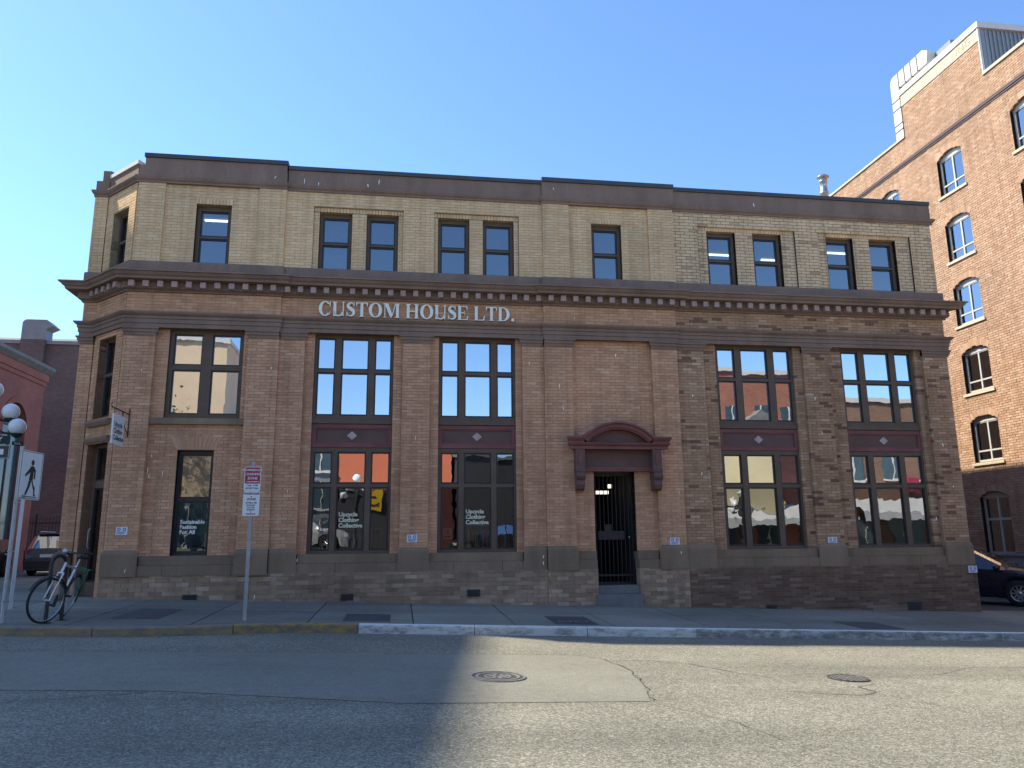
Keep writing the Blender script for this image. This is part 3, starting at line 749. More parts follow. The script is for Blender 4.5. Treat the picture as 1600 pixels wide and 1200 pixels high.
def bay(u0, u1, d=.20):
    W_ = u1-u0; k = W_/1.66
    cols = [(u0+.06*k, u0+.43*k), (u0+.56*k, u0+1.13*k), (u0+1.26*k, u0+1.61*k)]
    up_ = window(F0, u0, u1, 2.50, 4.314, d, cols, [(2.57, 3.49), (3.55, 4.235)], 'frame_brown', 'sash_dark', 'glass_mirror')
    mb = MB(); mb.fbox(F0, u0-.0, u1+.0, d-.03, d+.1, 2.40, 2.495); mb.build('sill', 'frame_brown', B)
    # spandrel with moulded border and diamond
    mb = MB(); mb.fbox(F0, u0, u1, d+.03, d+.1, 1.90, 2.395)
    sp = mb.build('spandrel', 'maroon_dark', B)
    mb = MB()
    for q in ((u0, u1, 2.31, 2.39), (u0, u1, 1.905, 1.985), (u0, u0+.09, 1.985, 2.31), (u1-.09, u1, 1.985, 2.31)): mb.fbox(F0, q[0], q[1], d-.005, d+.029, q[2], q[3])
    for q in ((u0+.09, u1-.09, 2.285, 2.31), (u0+.09, u1-.09, 1.985, 2.01)): mb.fbox(F0, q[0], q[1], d+.012, d+.028, q[2], q[3])
    mb.build('border_moulding', 'maroon', sp)
    um = (u0+u1)/2; mb = MB(); mb.poly(F0, [(um-.105, 2.155), (um, 2.065), (um+.105, 2.155), (um, 2.245)], d+.012, d+.029); mb.build('diamond', 'diamond_paint', sp)
    cols2 = [(u0+.07*k, u0+.44*k), (u0+.55*k, u0+1.13*k), (u0+1.24*k, u0+1.62*k)]
    lo_ = window(F0, u0, u1, -.248, 1.896, d, cols2, [(-.19, 1.085), (1.155, 1.81)], 'frame_brown', 'sash_dark', {'*': 'glass_clear' if u0 < 5 else 'glass_wavy', (0, 1): 'glass_mirror', (1, 1): 'glass_mirror' if u0 < 0 or u0 > 5 else 'glass_clear', (2, 1): 'glass_mirror' if u0 < 0 or u0 > 5 else 'glass_clear'})
    return up_, lo_
BAYS = [bay(-1.84, -.19), bay(.77, 2.43), bay(7.02, 8.90), bay(10.08, 11.95)]
wa2 = window(F0, -4.74, -3.27, 2.46, 4.314, .16, [(-4.66, -4.10), (-3.90, -3.34)], [(2.55, 3.47), (3.57, 4.22)], 'frame_brown', 'sash_dark', {'*': 'glass_mirror'}, sashw=.024)
mb = MB(); mb.fbox(F0, -4.985, -3.165, .03, .34, 2.33, 2.455); mb.build('sill', 'trim_base', B)
wa1 = window(F0, -4.42, -3.72, -.26, 1.82, .22, [(-4.37, -3.77)], [(-.2, .80), (.86, 1.74)], 'sash_dark', 'sash_dark', 'glass_wavy')
for k, (a, b) in W3.items():
    d = .17 if k in ('A', 'C') else .23
    window(F0, a, b, S3, T3+.01, d, [(a+.07, b-.07)], [(S3+.05, S3+.62), (S3+.66, T3-.10)], 'frame_brown', 'sash_dark', 'glass_old', sashw=.03)
soldiers(F0, -4.42, -3.66, T3, T3+.13, .03, 'brick_buff'); soldiers(F0, 4.18, 4.92, T3, T3+.11, .03, 'brick_buff')
window(F1, CW2[0], CW2[1], 2.5, 4.2, .16, [(CW2[0]+.06, CW2[1]-.06)], [(2.56, 3.4), (3.46, 4.14)], 'frame_brown', 'sash_dark', 'glass_clear')
window(F1, CW3[0], CW3[1], S3-.05, 7.0, .16, [(CW3[0]+.06, CW3[1]-.06)], [(S3, S3+.6), (S3+.65, 6.93)], 'frame_brown', 'sash_dark', 'glass_old')
# corner entrance: spandrel ledges, transom light, door
mb = MB(); mb.prism(F1, [(-.2, 2.33), (.06, 2.33), (.10, 2.40), (.10, 2.45), (-.2, 2.47)], .18, LC-.1, 0, 0, .03); mb.prism(F1, [(-.2, 2.0), (.05, 2.0), (.08, 2.06), (.08, 2.1), (-.2, 2.12)], .18, LC-.1, 0, 0, .03); mb.build('door_hood', 'trim_paint', B)
mb = MB(); mb.fbox(F1, .2, LC-.14, .1, .2, 2.1, 2.35); mb.build('spandrel', 'maroon_dark', B)
dr = window(F1, .22, LC-.16, -1.05, 2.0, .2, [(.30, LC-.24)], [(-.75, 1.1), (1.25, 1.92)], 'frame_brown', 'sash_dark', 'glass_clear', name='corner_door')
mb = MB(); mb.tube([F1.pt(LC-.32, .16, -.1), F1.pt(LC-.32, .13, -.05), F1.pt(LC-.32, .13, .25), F1.pt(LC-.32, .16, .3)], .012); mb.build('handle', 'galvanised', dr)
mb = MB(); mb.fbox(F1, .1, LC-.08, -.05, .4, -1.2, -1.04); mb.build('threshold', 'stone_step', B)

# --- street entrance
mb = MB(); mb.fbox(F0, 3.66, 5.56, .03, .2, 1.41, 1.885); ep = mb.build('entrance_panel', 'maroon_dark', B)
mb = MB(); mb.fbox(F0, 3.86, 5.35, -.01, .2, 1.412, 1.455); mb.fbox(F0, 3.86, 5.35, .005, .2, 1.456, 1.50); mb.build('panel_moulding', 'maroon', ep)
mb = MB(); ftext(mb, F0, '511', .11, 4.60, 1.70, .0265); mb.build('number', 'maroon', ep)
for a, b in ((3.655, 3.855), (5.345, 5.545)):
    mb = MB()
    mb.fbox(F0, a, b, -.16, .1, 1.44, 1.87); mb.fbox(F0, a-.01, b+.01, -.18, .1, 1.39, 1.435)
    pr = [(-.1, 1.385)]+[(.17+.05*math.sin(t), 1.385-.16*t/math.pi) for t in np.linspace(0, math.pi, 8)]+[(-.1, 1.225)]
    mb.prism(F0, pr, a+.005, b-.005)
    pr = [(-.1, 1.22), (.15, 1.22), (.16, 1.12), (.12, 1.04), (.05, 1.0), (-.1, 1.0)]
    mb.prism(F0, pr, a+.012, b-.012); br = mb.build('bracket', 'maroon_dark', B)
    um = (a+b)/2; m2 = MB(); m2.poly(F0, [(um+.05*math.cos(t), 1.66+.12*math.sin(t)) for t in np.linspace(0, 2*math.pi, 16)[:-1]], -.175, -.15); m2.build('oval_boss', 'maroon', br)
SH = [(-.1, 1.87), (.18, 1.87), (.18, 1.93), (.22, 1.955), (.24, 1.985), (.24, 2.0), (-.1, 2.0)]
mb = MB(); mb.prism(F0, SH, 3.62, 5.58, 1*.6, 1*.6); hood = mb.build('entrance_hood', 'maroon', B)
R_ = 1.063; cz = 2.10+.33-R_; cu = 4.59
a0 = math.asin(.77/R_)
ang = np.linspace(-a0, a0, 25)
mb = MB()
for (ri, ro, p) in ((R_-.135, R_-.10, .20), (R_-.10, R_-.02, .24), (R_-.02, R_+.02, .29)):
    for t0, t1 in zip(ang, ang[1:]):
        q = [(cu+r*math.sin(t), cz+r*math.cos(t)) for r, t in ((ri, t0), (ri, t1), (ro, t1), (ro, t0))]
        mb.poly(F0, q, -p, .1)
END = [(-.1, 2.004), (.22, 2.004), (.22, 2.03), (.26, 2.07), (.28, 2.10), (.28, 2.125), (-.1, 2.14)]
mb.prism(F0, END, 3.62, 3.84, .6, 0); mb.prism(F0, END, 5.34, 5.58, 0, .6)
mb.build('pediment_moulding', 'maroon', hood)
ri = R_-.136
tp = [(cu+ri*math.sin(t), cz+ri*math.cos(t)) for t in ang if cz+ri*math.cos(t) > 2.005]
mb = MB(); mb.poly(F0, [(tp[0][0], 2.004)]+tp+[(tp[-1][0], 2.004)], -.06, .08); tym = mb.build('tympanum', 'maroon_dark', hood)
mb = MB(); q = [(cu+.26*math.sin(t)*1.0, 2.006+.11*math.cos(t)) for t in np.linspace(-math.pi/2, math.pi/2, 14)]; mb.poly(F0, q, -.075, -.055); mb.build('tympanum_boss', 'maroon_dark', hood)
# gate
gd = .34
mb = MB()
mb.fbox(F0, 4.10, 4.14, gd, gd+.05, -.95, 1.40); mb.fbox(F0, 4.96, 5.0, gd, gd+.05, -.95, 1.40); mb.fbox(F0, 4.14, 4.96, gd, gd+.05, -.95, -.90); mb.fbox(F0, 4.14, 4.96, gd, gd+.05, 1.34, 1.40)
mb.fbox(F0, 4.14, 4.96, gd+.004, gd+.046, -.78, -.74)
gate = mb.build('security_gate', 'black_iron', B)
for i in range(9):
    u = 4.14+.82*(i+.5)/9; mb = MB(); mb.tube([F0.pt(u, gd+.02, -.90), F0.pt(u, gd+.02, 1.345)], .011, 6); mb.build('bar', 'black_iron', gate)
mb = MB(); mb.fbox(F0, 4.22, 4.80, gd-.01, gd+.06, -.02, .16); mb.fbox(F0, 4.36, 4.52, gd-.008, gd+.055, .161, .30); mb.build('lock_plate', 'black_iron', gate)
mb = MB(); mb.lathe([(0, -.03), (.018, -.028), (.022, -.012), (.01, 0), (.01, .02)], F0.pt(4.90, gd-.005, .03), 10, axis='Y'); mb.build('knob', 'rim_silver', gate)
mb = MB(); mb.fbox(F0, 4.08, 5.02, .02, .8, -1.12, -.955); mb.build('step', 'stone_step', B)
mb = MB(); mb.fbox(F0, 4.06, 5.04, -.06, .5, -1.7, -1.125); mb.build('step', 'stone_step', B)
mb = MB(); mb.fbox(F0, 4.05, 5.05, .40, .9, 1.42, 1.5); mb.fbox(F0, 4.03, 4.098, .38, 3.0, -1.1, 1.5); mb.fbox(F0, 5.002, 5.07, .38, 3.0, -1.1, 1.5); mb.fbox(F0, 4.0, 5.1, 3.0, 3.1, -1.1, 1.6); mb.fbox(F0, 4.1, 5.0, .81, 3.0, -1.1, -.96); mb.fbox(F0, 4.05, 5.05, .9, 3.0, 1.5, 1.55); mb.build('hall', 'interior_dark', B)
mb = MB(); mb.fbox(F0, 4.38, 4.66, 1.0, 1.05, .99, 1.06); mb.build('hall_lamp', 'hall_light', B)
mb = MB(); mb.fbox(F0, 4.69, 4.77, 1.1, 1.15, 1.13, 1.21); mb.build('hall_lamp', 'hall_light', B)

# --- floor vents in the foundation
for a, b, z0, z1, d in ((-4.09, -3.83, -1.09, -.98, -.01), (-1.12, -.87, -1.15, -1.02, -.01), (1.38, 1.64, -1.12, -.98, -.01), (7.75, 7.99, -1.55, -1.41, 0.), (11.03, 11.36, -1.58, -1.41, 0.)):
    mb = MB(); mb.fbox(F0, a, b, d-.012, d+.05, z0, z1); v = mb.build('vent', 'interior_dark', B)
    mb = MB()
    for i in range(5):
        z = z0+.015+(z1-z0-.03)*(i+.5)/5; mb.fbox(F0, a+.015, b-.015, d-.02, d-.0121, z-.004, z+.004)
    mb.build('louvre', 'black_iron', v)

# --- interiors
def room(u0, u1, z0, z1, back=4.8, mat='interior_grey'):
    mb = MB(); mb.fbox(F0, u0, u1, back, back+.1, z0, z1); mb.fbox(F0, u0, u0+.06, .42, back-.005, z0+.005, z1-.005); mb.fbox(F0, u1-.06, u1, .42, back-.005, z0+.005, z1-.005)
    mb.fbox(F0, u0+.061, u1-.061, .43, back-.006, z1-.08, z1-.01); o = mb.build('room', mat, B)
    mb = MB(); mb.fbox(F0, u0+.061, u1-.061, .43, back-.006, z0+.006, z0+.08); mb.build('floor', 'interior_floor', B)
for u0, u1 in ((-5.3, -2.6), (-2.5, 2.9), (6.2, 12.4)):
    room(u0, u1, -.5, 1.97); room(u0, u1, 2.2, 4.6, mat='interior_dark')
for u0, u1 in ((-5.3, -2.6), (-2.5, 2.9), (3.0, 5.9), (6.2, 12.4)): room(u0, u1, 5.3, 7.5)
for u, d in ((-4.05, 1.7), (-3.7, 2.6), (7.3, 2.2), (8.5, 2.4), (10.2, 2.6), (11.3, 1.9)):
    mb = MB(); mb.fbox(F0, u-.6, u+.6, d, d+.06, 7.385, 7.415); mb.build('ceiling_lamp', 'tube_light', B)
# curtain behind the leftmost of the paired top windows
mb = MB()
cs = [(-1.82+.64*i/24, .50+.018*math.sin(i*1.9)+.01*math.sin(i*3.1)) for i in range(25)]
mb.add([F0.pt(u, d, 5.74) for u, d in cs]+[F0.pt(u, d, 7.0) for u, d in cs], [(i, i+1, i+26, i+25) for i in range(24)], 0, True); mb.build('curtain', 'curtain', B)
# dark blind behind the middle transom light of the second shop bay
mb = MB()
for i in range(16): z = 1.17+i*.04; mb.fbox(F0, 1.33, 1.90, .34, .352, z, z+.033)
mb.build('blind', 'office_grey', B)

# --- window lettering
mb = MB(); ftext(mb, F0, 'Upcycle\nClothing\nCollective', .118, -1.235, .42, .243, align='LEFT', line=.95, bold=.004); mb.build('lettering', 'letter_cream', BAYS[0][1])
mb = MB(); ftext(mb, F0, 'Upcycle\nClothing\nCollective', .118, 1.365, .47, .243, align='LEFT', line=.95, bold=.004); mb.build('lettering', 'letter_cream', BAYS[1][1])
mb = MB(); ftext(mb, F0, 'Sustainable\nFashion\nFor All', .105, -4.31, .30, .262, align='LEFT', line=.95, bold=.004); mb.build('lettering', 'letter_white', wa1)

# --- bricks: the 300 that show largest as parts, the rest one mass
def build_bricks():
    full = [(i, b) for i, b in enumerate(BR) if b[8] and b[0] is F0 and b[7] == 'brick_tan']
    # nearest the camera
    full.sort(key=lambda ib: ((ib[1][1]+ib[1][2])/2)**2+(16+ib[1][3])**2+(((ib[1][5]+ib[1][6])/2))**2)
    solo = set(i for i, b in full[:300])
    me = None
    for i in sorted(solo):
        F, u0, u1, d0, d1, z0, z1, m, _ = BR[i]
        if me is None:
            k = MB(); hx, hz, dp = (u1-u0)/2, (z1-z0)/2, .06
            v = [(-hx, 0, -hz), (hx, 0, -hz), (hx, 0, hz), (-hx, 0, hz), (-hx, dp, -hz), (hx, dp, -hz), (hx, dp, hz), (-hx, dp, hz)]
            k.add(v, [(0, 1, 2, 3), (0, 4, 5, 1), (1, 5, 6, 2), (2, 6, 7, 3), (3, 7, 4, 0)])
            t = k.build('brick', 'brick_tan', None); me = t.data; bpy.data.objects.remove(t)
        inst(me, 'brick', B, ((u0+u1)/2, d0, (z0+z1)/2+ZC))
    mats = sorted(set(b[7] for b in BR)); mi = {m: i for i, m in enumerate(mats)}
    mb = MB(); o = org(B)
    for i, (F, u0, u1, d0, d1, z0, z1, m, _) in enumerate(BR):
        if i in solo: continue
        v = [F.pt(u0, d0, z0), F.pt(u1, d0, z0), F.pt(u1, d0, z1), F.pt(u0, d0, z1), F.pt(u0, d1, z0), F.pt(u1, d1, z0), F.pt(u1, d1, z1), F.pt(u0, d1, z1)]
        fs = [(0, 1, 2, 3), (0, 4, 5, 1), (1, 5, 6, 2), (2, 6, 7, 3), (3, 7, 4, 0)]
        if F.flip: fs = [f[::-1] for f in fs]
        mb.add(v, fs, mi[m])
    mb.build('brickwork', mats, B, kind='stuff')
build_bricks()
BR_FAN.build('window_arch', 'brick_tan', B)

# small white flecks and drips left on the masonry
FL_ = [(-2.68, 3.51), (-2.24, 0.99), (-1.98, -0.36), (2.72, 3.75), (2.94, -0.35), (2.94, -0.48), (3.37, 3.25), (3.45, 2.78), (4.67, 3.99), (3.74, 4.79), (5.41, 4.88), (9.3, 3.08), (9.4, 2.3), (12.38, 2.05), (-4.89, 1.69), (-4.95, 1.4), (-4.91, 1.28), (-4.67, 1.34), (-3.05, 1.05), (-2.76, -1.05), (6.5, 1.37), (11.99, 0.38), (-2.82, 7.75), (-2.2, 7.72), (-1.9, 7.68), (-.83, 7.7), (3.34, 7.85), (5.9, -.3), (5.96, 0.96), (-5.16, -0.52), (-5.2, 3.4), (.3, 2.1), (6.4, 3.1), (12.5, 1.1), (-.6, 7.8), (8.2, 7.75)]
mb = MB()
for q, (u_, z_) in enumerate(FL_):
    r4 = random.Random(q*3+1); d_ = -.012
    for sct in ((-2.55, 3.05), (6.07, 12.8)):
        if sct[0] < u_ < sct[1] and z_ > -.1: d_ = .038
    if any(a_-.01 < u_ < b_+.01 for a_, b_ in ((-4.99, -3.16), (3.67, 5.48))) and -.26 < z_ < 4.3: d_ = .09
    if z_ < -.13 and z_ > -.62: d_ = -.085 if d_ < 0 else -.035
    if z_ < -.62: d_ = -.025
    if z_ > 7.6: d_ = .002 if (u_ < -2.56 or 3.06 < u_ < 6.19) else .052
    hgt = r4.uniform(.05, .13); w_ = r4.uniform(.006, .014); tl = r4.uniform(-.02, .02)
    mb.poly(F0, [(u_-w_*.4, z_-hgt/2), (u_+w_*.5, z_-hgt/2+.01), (u_+w_+tl*.5, z_), (u_+tl+w_*.6, z_+hgt/2), (u_+tl-w_*.5, z_+hgt/2-.008), (u_-w_+tl*.5, z_+.006)], d_, d_+.004)
mb.build('paint_flecks', 'letter_white', B, kind='stuff')

# ================================================================== SIGNS ON THE BUILDING
def serif_letter(ch):
    """list of polygons (em units, cap height .676), advance width"""
    h = .676; sw = .15; th = .05; sf = .035; P = []
    def box(x0, x1, y0, y1): P.append([(x0, y0), (x1, y0), (x1, y1), (x0, y1)])
    def stem(x, w_=sw, top=True, bot=True, e=.055):
        y0, y1 = (sf if bot else 0), (h-sf if top else h)
        box(x, x+w_, y0, y1)
        if bot: P.append([(x-e, 0), (x+w_+e, 0), (x+w_+e, sf*.6), (x+w_, sf), (x, sf), (x-e, sf*.6)])
        if top: P.append([(x-e, h), (x-e, h-sf*.6), (x, h-sf), (x+w_, h-sf), (x+w_+e, h-sf*.6), (x+w_+e, h)])
    def ring(cx, cy, rx, ry, wx, wy, a0, a1, n=26):
        L = []; Q = []
        for i in range(n+1):
            t = math.radians(a0+(a1-a0)*i/n)
            L.append((cx+rx*math.cos(t), cy+ry*math.sin(t))); Q.append((cx+(rx-wx)*math.cos(t), cy+(ry-wy)*math.sin(t)))
        for i in range(n): P.append([L[i], L[i+1], Q[i+1], Q[i]])
    def stroke(pts, ws):
        for i in range(len(pts)-1):
            q = []
            for k, j in ((i, 0), (i+1, 1)):
                a = pts[max(k-1, 0)]; b = pts[min(k+1, len(pts)-1)]; tx, ty = b[0]-a[0], b[1]-a[1]; L = math.hypot(tx, ty)
                q.append(((pts[k][0]-ty/L*ws[k]/2, pts[k][1]+tx/L*ws[k]/2), (pts[k][0]+ty/L*ws[k]/2, pts[k][1]-tx/L*ws[k]/2)))
            P.append([q[0][0], q[0][1], q[1][1], q[1][0]])
    if ch == 'C':
        ring(.375, .338, .335, .352, .165, .05, 42, 318); P.append([(.60, .45), (.655, .45), (.655, .69), (.63, .69), (.60, .57)]); P.append([(.595, .10), (.635, .13), (.66, .20), (.64, .215), (.61, .16)]); adv = .722
    elif ch == 'U':
        stem(.08, bot=False); box(.08, .23, .2, .21); stem(.57, .055, bot=False); ring(.3525, .22, .2725, .232, .10, .06, 180, 360); adv = .722
    elif ch == 'S':
        ctr = [(.43, .52), (.40, .60), (.30, .645), (.20, .62), (.13, .55), (.13, .47), (.20, .40), (.30, .345), (.39, .285), (.43, .21), (.42, .13), (.35, .06), (.25, .03), (.14, .06), (.07, .17)]
        ws = [.03, .045, .05, .08, .12, .14, .16, .165, .16, .145, .12, .08, .05, .045, .03]
        f = []; fw = []
        for i in range(len(ctr)-1):
            for k in range(3):
                t = k/3; p0 = ctr[max(i-1, 0)]; p1 = ctr[i]; p2 = ctr[i+1]; p3 = ctr[min(i+2, len(ctr)-1)]
                f.append(tuple(.5*((2*p1[j])+(-p0[j]+p2[j])*t+(2*p0[j]-5*p1[j]+4*p2[j]-p3[j])*t*t+(-p0[j]+3*p1[j]-3*p2[j]+p3[j])*t**3) for j in (0, 1)))
                fw.append(ws[i]*(1-t)+ws[i+1]*t)
        stroke(f+[ctr[-1]], fw+[ws[-1]])
        P.append([(.415, .47), (.455, .47), (.455, .69), (.43, .69)]); P.append([(.05, -.012), (.075, -.012), (.095, .21), (.05, .21)]); adv = .52
    elif ch == 'T':
        stem(.26, top=False); box(.03, .26, h-.045, h); box(.41, .64, h-.045, h); box(.26, .41, h-.001, h); P.append([(.03, h-.046), (.03, .49), (.055, .49), (.10, h-.046)]); P.append([(.64, h-.046), (.57, h-.046), (.615, .49), (.64, .49)]); adv = .667
    elif ch == 'O':
        ring(.389, .338, .355, .352, .17, .045, 0, 360, 36); adv = .778
    elif ch == 'M':
        stem(.09, .045, top=False); P.append([(.02, h), (.02, h-.03), (.09, h-.035), (.135, h-.14), (.135, h-.02), (.13, h)]); P.append([(.136, h), (.29, h), (.53, .12), (.45, 0), (.42, 0), (.136, h-.12)]); P.append([(.531, .12), (.71, h), (.66, h), (.505, .175)]); stem(.711, .15, top=False); P.append([(.711, h-.001), (.711, h), (.92, h), (.92, h-.03), (.862, h-.035), (.862, h-.001)]); adv = .944
    elif ch == 'H':
        stem(.09); stem(.54); box(.24, .54, .315, .365); adv = .778
    elif ch == 'E':
        stem(.09, e=.05); box(.291, .60, 0, .04); box(.291, .58, h-.04, h); box(.24, .42, .325, .365); P.append([(.60, .041), (.53, .041), (.60, .20), (.635, .20)]); P.append([(.58, h-.041), (.60, h-.18), (.575, h-.18), (.51, h-.041)]); P.append([(.42, .24), (.44, .24), (.44, .46), (.42, .46)]); adv = .667
    elif ch == 'L':
        stem(.09, e=.05); box(.291, .60, 0, .04); P.append([(.60, .041), (.52, .041), (.60, .23), (.635, .23)]); adv = .667
    elif ch == 'D':
        stem(.08, e=.045); ring(.2755, .338, .40, .338, .165, .04, -90, 90); adv = .722
    elif ch == '.':
        ring(.125, .07, .08, .08, .079, .079, 0, 360, 14); adv = .25
    else: adv = .25
    return P, adv
sg = thing('sign_lettering', 'white raised serif capitals reading CUSTOM HOUSE LTD. on the brick frieze', 'sign', (.3, 0, ZC+4.66))
txt = 'CUSTOM HOUSE LTD.'
tot = sum(serif_letter(c)[1] for c in txt); em = 4.20/tot; u = -1.79; zsc = .315/.676
for c in txt:
    P_, adv = serif_letter(c)
    if P_:
        mb = MB()
        for i, p in enumerate(P_): mb.poly(F0, [(u+x*em, 4.665+y*zsc) for x, y in p], -.02-.0004*(i % 3), .035)
        mb.build('letter_'+('point' if c == '.' else c.lower()), 'letter_white', sg)
    u += adv*em

# hanging blade sign by the corner
FB = Frame((-5.35, 0), (0, -1), (1, 0))         # u runs out from the wall; readable side faces +x
FBr = Frame((-5.35, 0), (0, -1), (-1, 0))
t = thing('hanging_sign', 'small white shop sign hanging from a black bracket at the clipped corner', 'sign', (-5.35, -.5, ZC+1.8))
mb = MB(); mb.fbox(FB, .27, .86, -.012, .012, 1.83, 2.40); bd = mb.build('board', 'sign_white', t)
vs, fs = text_faces('Upcycle\nClothing\nCollective', .135, 'LEFT', line=.95, bold=.004)
mb = MB(); mb.add([(-5.35+.0135, -.80+v[0], ZC+2.08+v[1]) for v in vs], fs); mb.build('lettering', 'ink_black', bd)
mb = MB(); mb.add([(-5.35-.0135, -.33-v[0], ZC+2.08+v[1]) for v in vs], fs); mb.build('lettering', 'ink_black', bd)
mb = MB(); mb.tube([(-5.35, .02, ZC+2.50), (-5.35, -.95, ZC+2.50)], .012, 6); mb.tube([(-5.35, -.0, ZC+2.05), (-5.35, -.0, ZC+2.62)], .014, 6); mb.tube([(-5.35, -.01, ZC+2.1), (-5.35, -.2, ZC+2.22), (-5.35, -.4, ZC+2.49)], .009, 6); mb.tube([(-5.35, -.95, ZC+2.5), (-5.35, -.99, ZC+2.54), (-5.35, -.95, ZC+2.58)], .008, 6)
mb.tube([(-5.35, -.34, ZC+2.5), (-5.35, -.34, ZC+2.39)], .006, 5); mb.tube([(-5.35, -.8, ZC+2.5), (-5.35, -.8, ZC+2.39)], .006, 5); mb.build('bracket', 'black_iron', t)

# paper notices on the pilasters
for (u, z, d, lab) in ((-5.30, .23, -.006, 'small white notice on the corner pilaster below the hanging sign'), (.26, .04, .044, 'small white notice on the pilaster between the two shop windows'),
                    (5.80, -.065, -.006, 'small white notice on the pilaster right of the entrance gate'), (9.43, -.085, .044, 'small white notice on the pilaster between the two right-hand bays'), (12.70, -.74, -.008, 'small white notice at the building\'s far right end near the car')):
    mb = MB(); mb.fbox(F0, u-.105, u+.105, d-.003, d+.012, z-.075, z+.075); o = mb.build('notice', 'paper_white'); tag(o, lab, 'notice', 'notices on the pilasters')
    mb = MB()
    for s in (-.05, .05):
        for i in range(10):
            a, b = 2*math.pi*i/10, 2*math.pi*(i+1)/10
            mb.quad(*[F0.pt(u+s+r*math.cos(q), d-.0055, z+.03+r*math.sin(q)) for r, q in ((.018, a), (.033, a), (.033, b), (.018, b))])
    for k in range(3): mb.quad(*[F0.pt(u+x, d-.0055, z+y) for x, y in ((-.085, -.022-k*.017), (.085-.02*k, -.022-k*.017), (.085-.02*k, -.014-k*.017), (-.085, -.014-k*.017))])
    mb.build('print', 'ink_blue', o)

# flue on the roof
t = thing('flue_pipe', 'shiny metal flue pipe with conical cap on the flat roof', 'flue', (11.87, 3.0, ZC+7.55))
mb = MB(); mb.lathe([(.10, 7.55+ZC), (.10, 9.62+ZC), (.125, 9.63+ZC), (.125, 9.68+ZC), (.10, 9.69+ZC), (.10, 9.98+ZC), (.12, 9.99+ZC), (.12, 10.04+ZC), (.0, 10.04+ZC)], (11.87, 3, 0), 16); mb.build('pipe', 'rim_silver', t)
mb = MB(); mb.lathe([(.0, 10.235+ZC), (.08, 10.22+ZC), (.175, 10.15+ZC), (.175, 10.135+ZC), (.0, 10.10+ZC)], (11.87, 3, 0), 18)
for a in range(3): mb.tube([(11.87+.09*math.cos(a*2.1), 3+.09*math.sin(a*2.1), 10.02+ZC), (11.87+.09*math.cos(a*2.1), 3+.09*math.sin(a*2.1), 10.14+ZC)], .008, 5)
mb.build('cap', 'rim_silver', t)

# clothes racks seen behind the shop glass
GCOL = {'ivory': (.6, .57, .48), 'mustard': (.42, .28, .07), 'teal': (.08, .22, .24), 'pink': (.55, .12, .30), 'grey': (.25, .25, .26), 'white': (.7, .7, .68), 'plum': (.20, .06, .16), 'sand': (.45, .36, .24), 'sky-blue': (.28, .42, .55), 'rust': (.36, .13, .06), 'navy': (.04, .05, .12), 'lilac': (.42, .34, .5)}
for k, c in GCOL.items(): plain('cloth_'+k, tuple(min(.8, x*1.35) for x in c), .9, var=.15, vs=10)
def rack(u0, u1, d, z, lab, cols, where):
    t = thing('clothes_rack', lab, 'clothes rack', ((u0+u1)/2, d, ZC-.42))
    mb = MB(); mb.tube([F0.pt(u0, d, z), F0.pt(u1, d, z)], .014, 8); mb.build('rail', 'letter_cream', t)
    for u in (u0+.02, u1-.02):
        mb = MB(); mb.tube([F0.pt(u, d, z-.014), F0.pt(u, d, -.41)], .012, 6); mb.tube([F0.pt(u, d-.2, -.41), F0.pt(u, d+.2, -.41)], .012, 6); mb.build('leg', 'galvanised', t)
    n = len(cols)
    for i, c in enumerate(cols):
        u = u0+.06+(u1-u0-.12)*(i+.5)/n; r3 = random.Random(i*7+int(u0*100)); ln = r3.uniform(.45, .62)
        m = MB(); prof = [(.02, z-.02), (.05, z-.045), (.19, z-.12), (.21, z-.2), (.19, z-ln)]
        w_ = .028
        L = [F0.pt(u-w_*(.5 if j == 0 else 1)+.01*math.sin(j*2+i), d-a, zz) for j, (a, zz) in enumerate(prof)]+[F0.pt(u-w_+.008*math.sin(i), d+a, zz) for a, zz in prof[::-1]]
        Rr = [F0.pt(u+w_*(.5 if j == 0 else 1)+.01*math.sin(j*2+i), d-a, zz) for j, (a, zz) in enumerate(prof)]+[F0.pt(u+w_+.008*math.sin(i), d+a, zz) for a, zz in prof[::-1]]
        k = len(L); m.add(L+Rr, [tuple(range(k)), tuple(range(2*k-1, k-1, -1))]+[(a, (a+1) % k, k+(a+1) % k, k+a) for a in range(k)])
        m.tube([F0.pt(u, d, z+.02), F0.pt(u+.004, d, z-.03)], .004, 5)
        tag(m.build('garment', 'cloth_'+c, fix=True), f'{c} garment hanging on the rack behind the {where} shop window', 'garment', 'garments on the racks')
rack(1.34, 2.38, .53, .30, 'pale clothes rack inside the right-hand shop window', ['ivory', 'mustard', 'sand', 'teal', 'lilac', 'pink', 'grey', 'white', 'plum', 'rust', 'sky-blue', 'navy'], 'right-hand')
rack(-1.15, -.35, .58, .24, 'pale clothes rack inside the left-hand shop window', ['grey', 'white', 'sky-blue', 'rust', 'ivory', 'navy'], 'left-hand')
mb = MB(); mb.fbox(F0, .90, 1.09, .29, .294, 0.02, .25); o = mb.build('poster', 'paper_white'); tag(o, 'white poster taped low inside the right-hand shop window', 'poster')
mb = MB(); [mb.quad(*[F0.pt(x, .2885, z) for x, z in ((.935, z_), (1.055-.02*(k_ % 2), z_), (1.055-.02*(k_ % 2), z_+.012), (.935, z_+.012))]) for k_, z_ in enumerate((.12, .145, .17, .195))]; mb.quad(*[F0.pt(x, .2885, z) for x, z in ((.93, .05), (1.06, .05), (1.06, .09), (.93, .09))]); mb.build('print', 'ink_black', o)
mb = MB(); mb.fbox(F0, 7.40, 7.58, .29, .293, -.12, -.03); o = mb.build('window_card', 'paper_white'); tag(o, 'small white card in the lower corner of the third bay window', 'card')

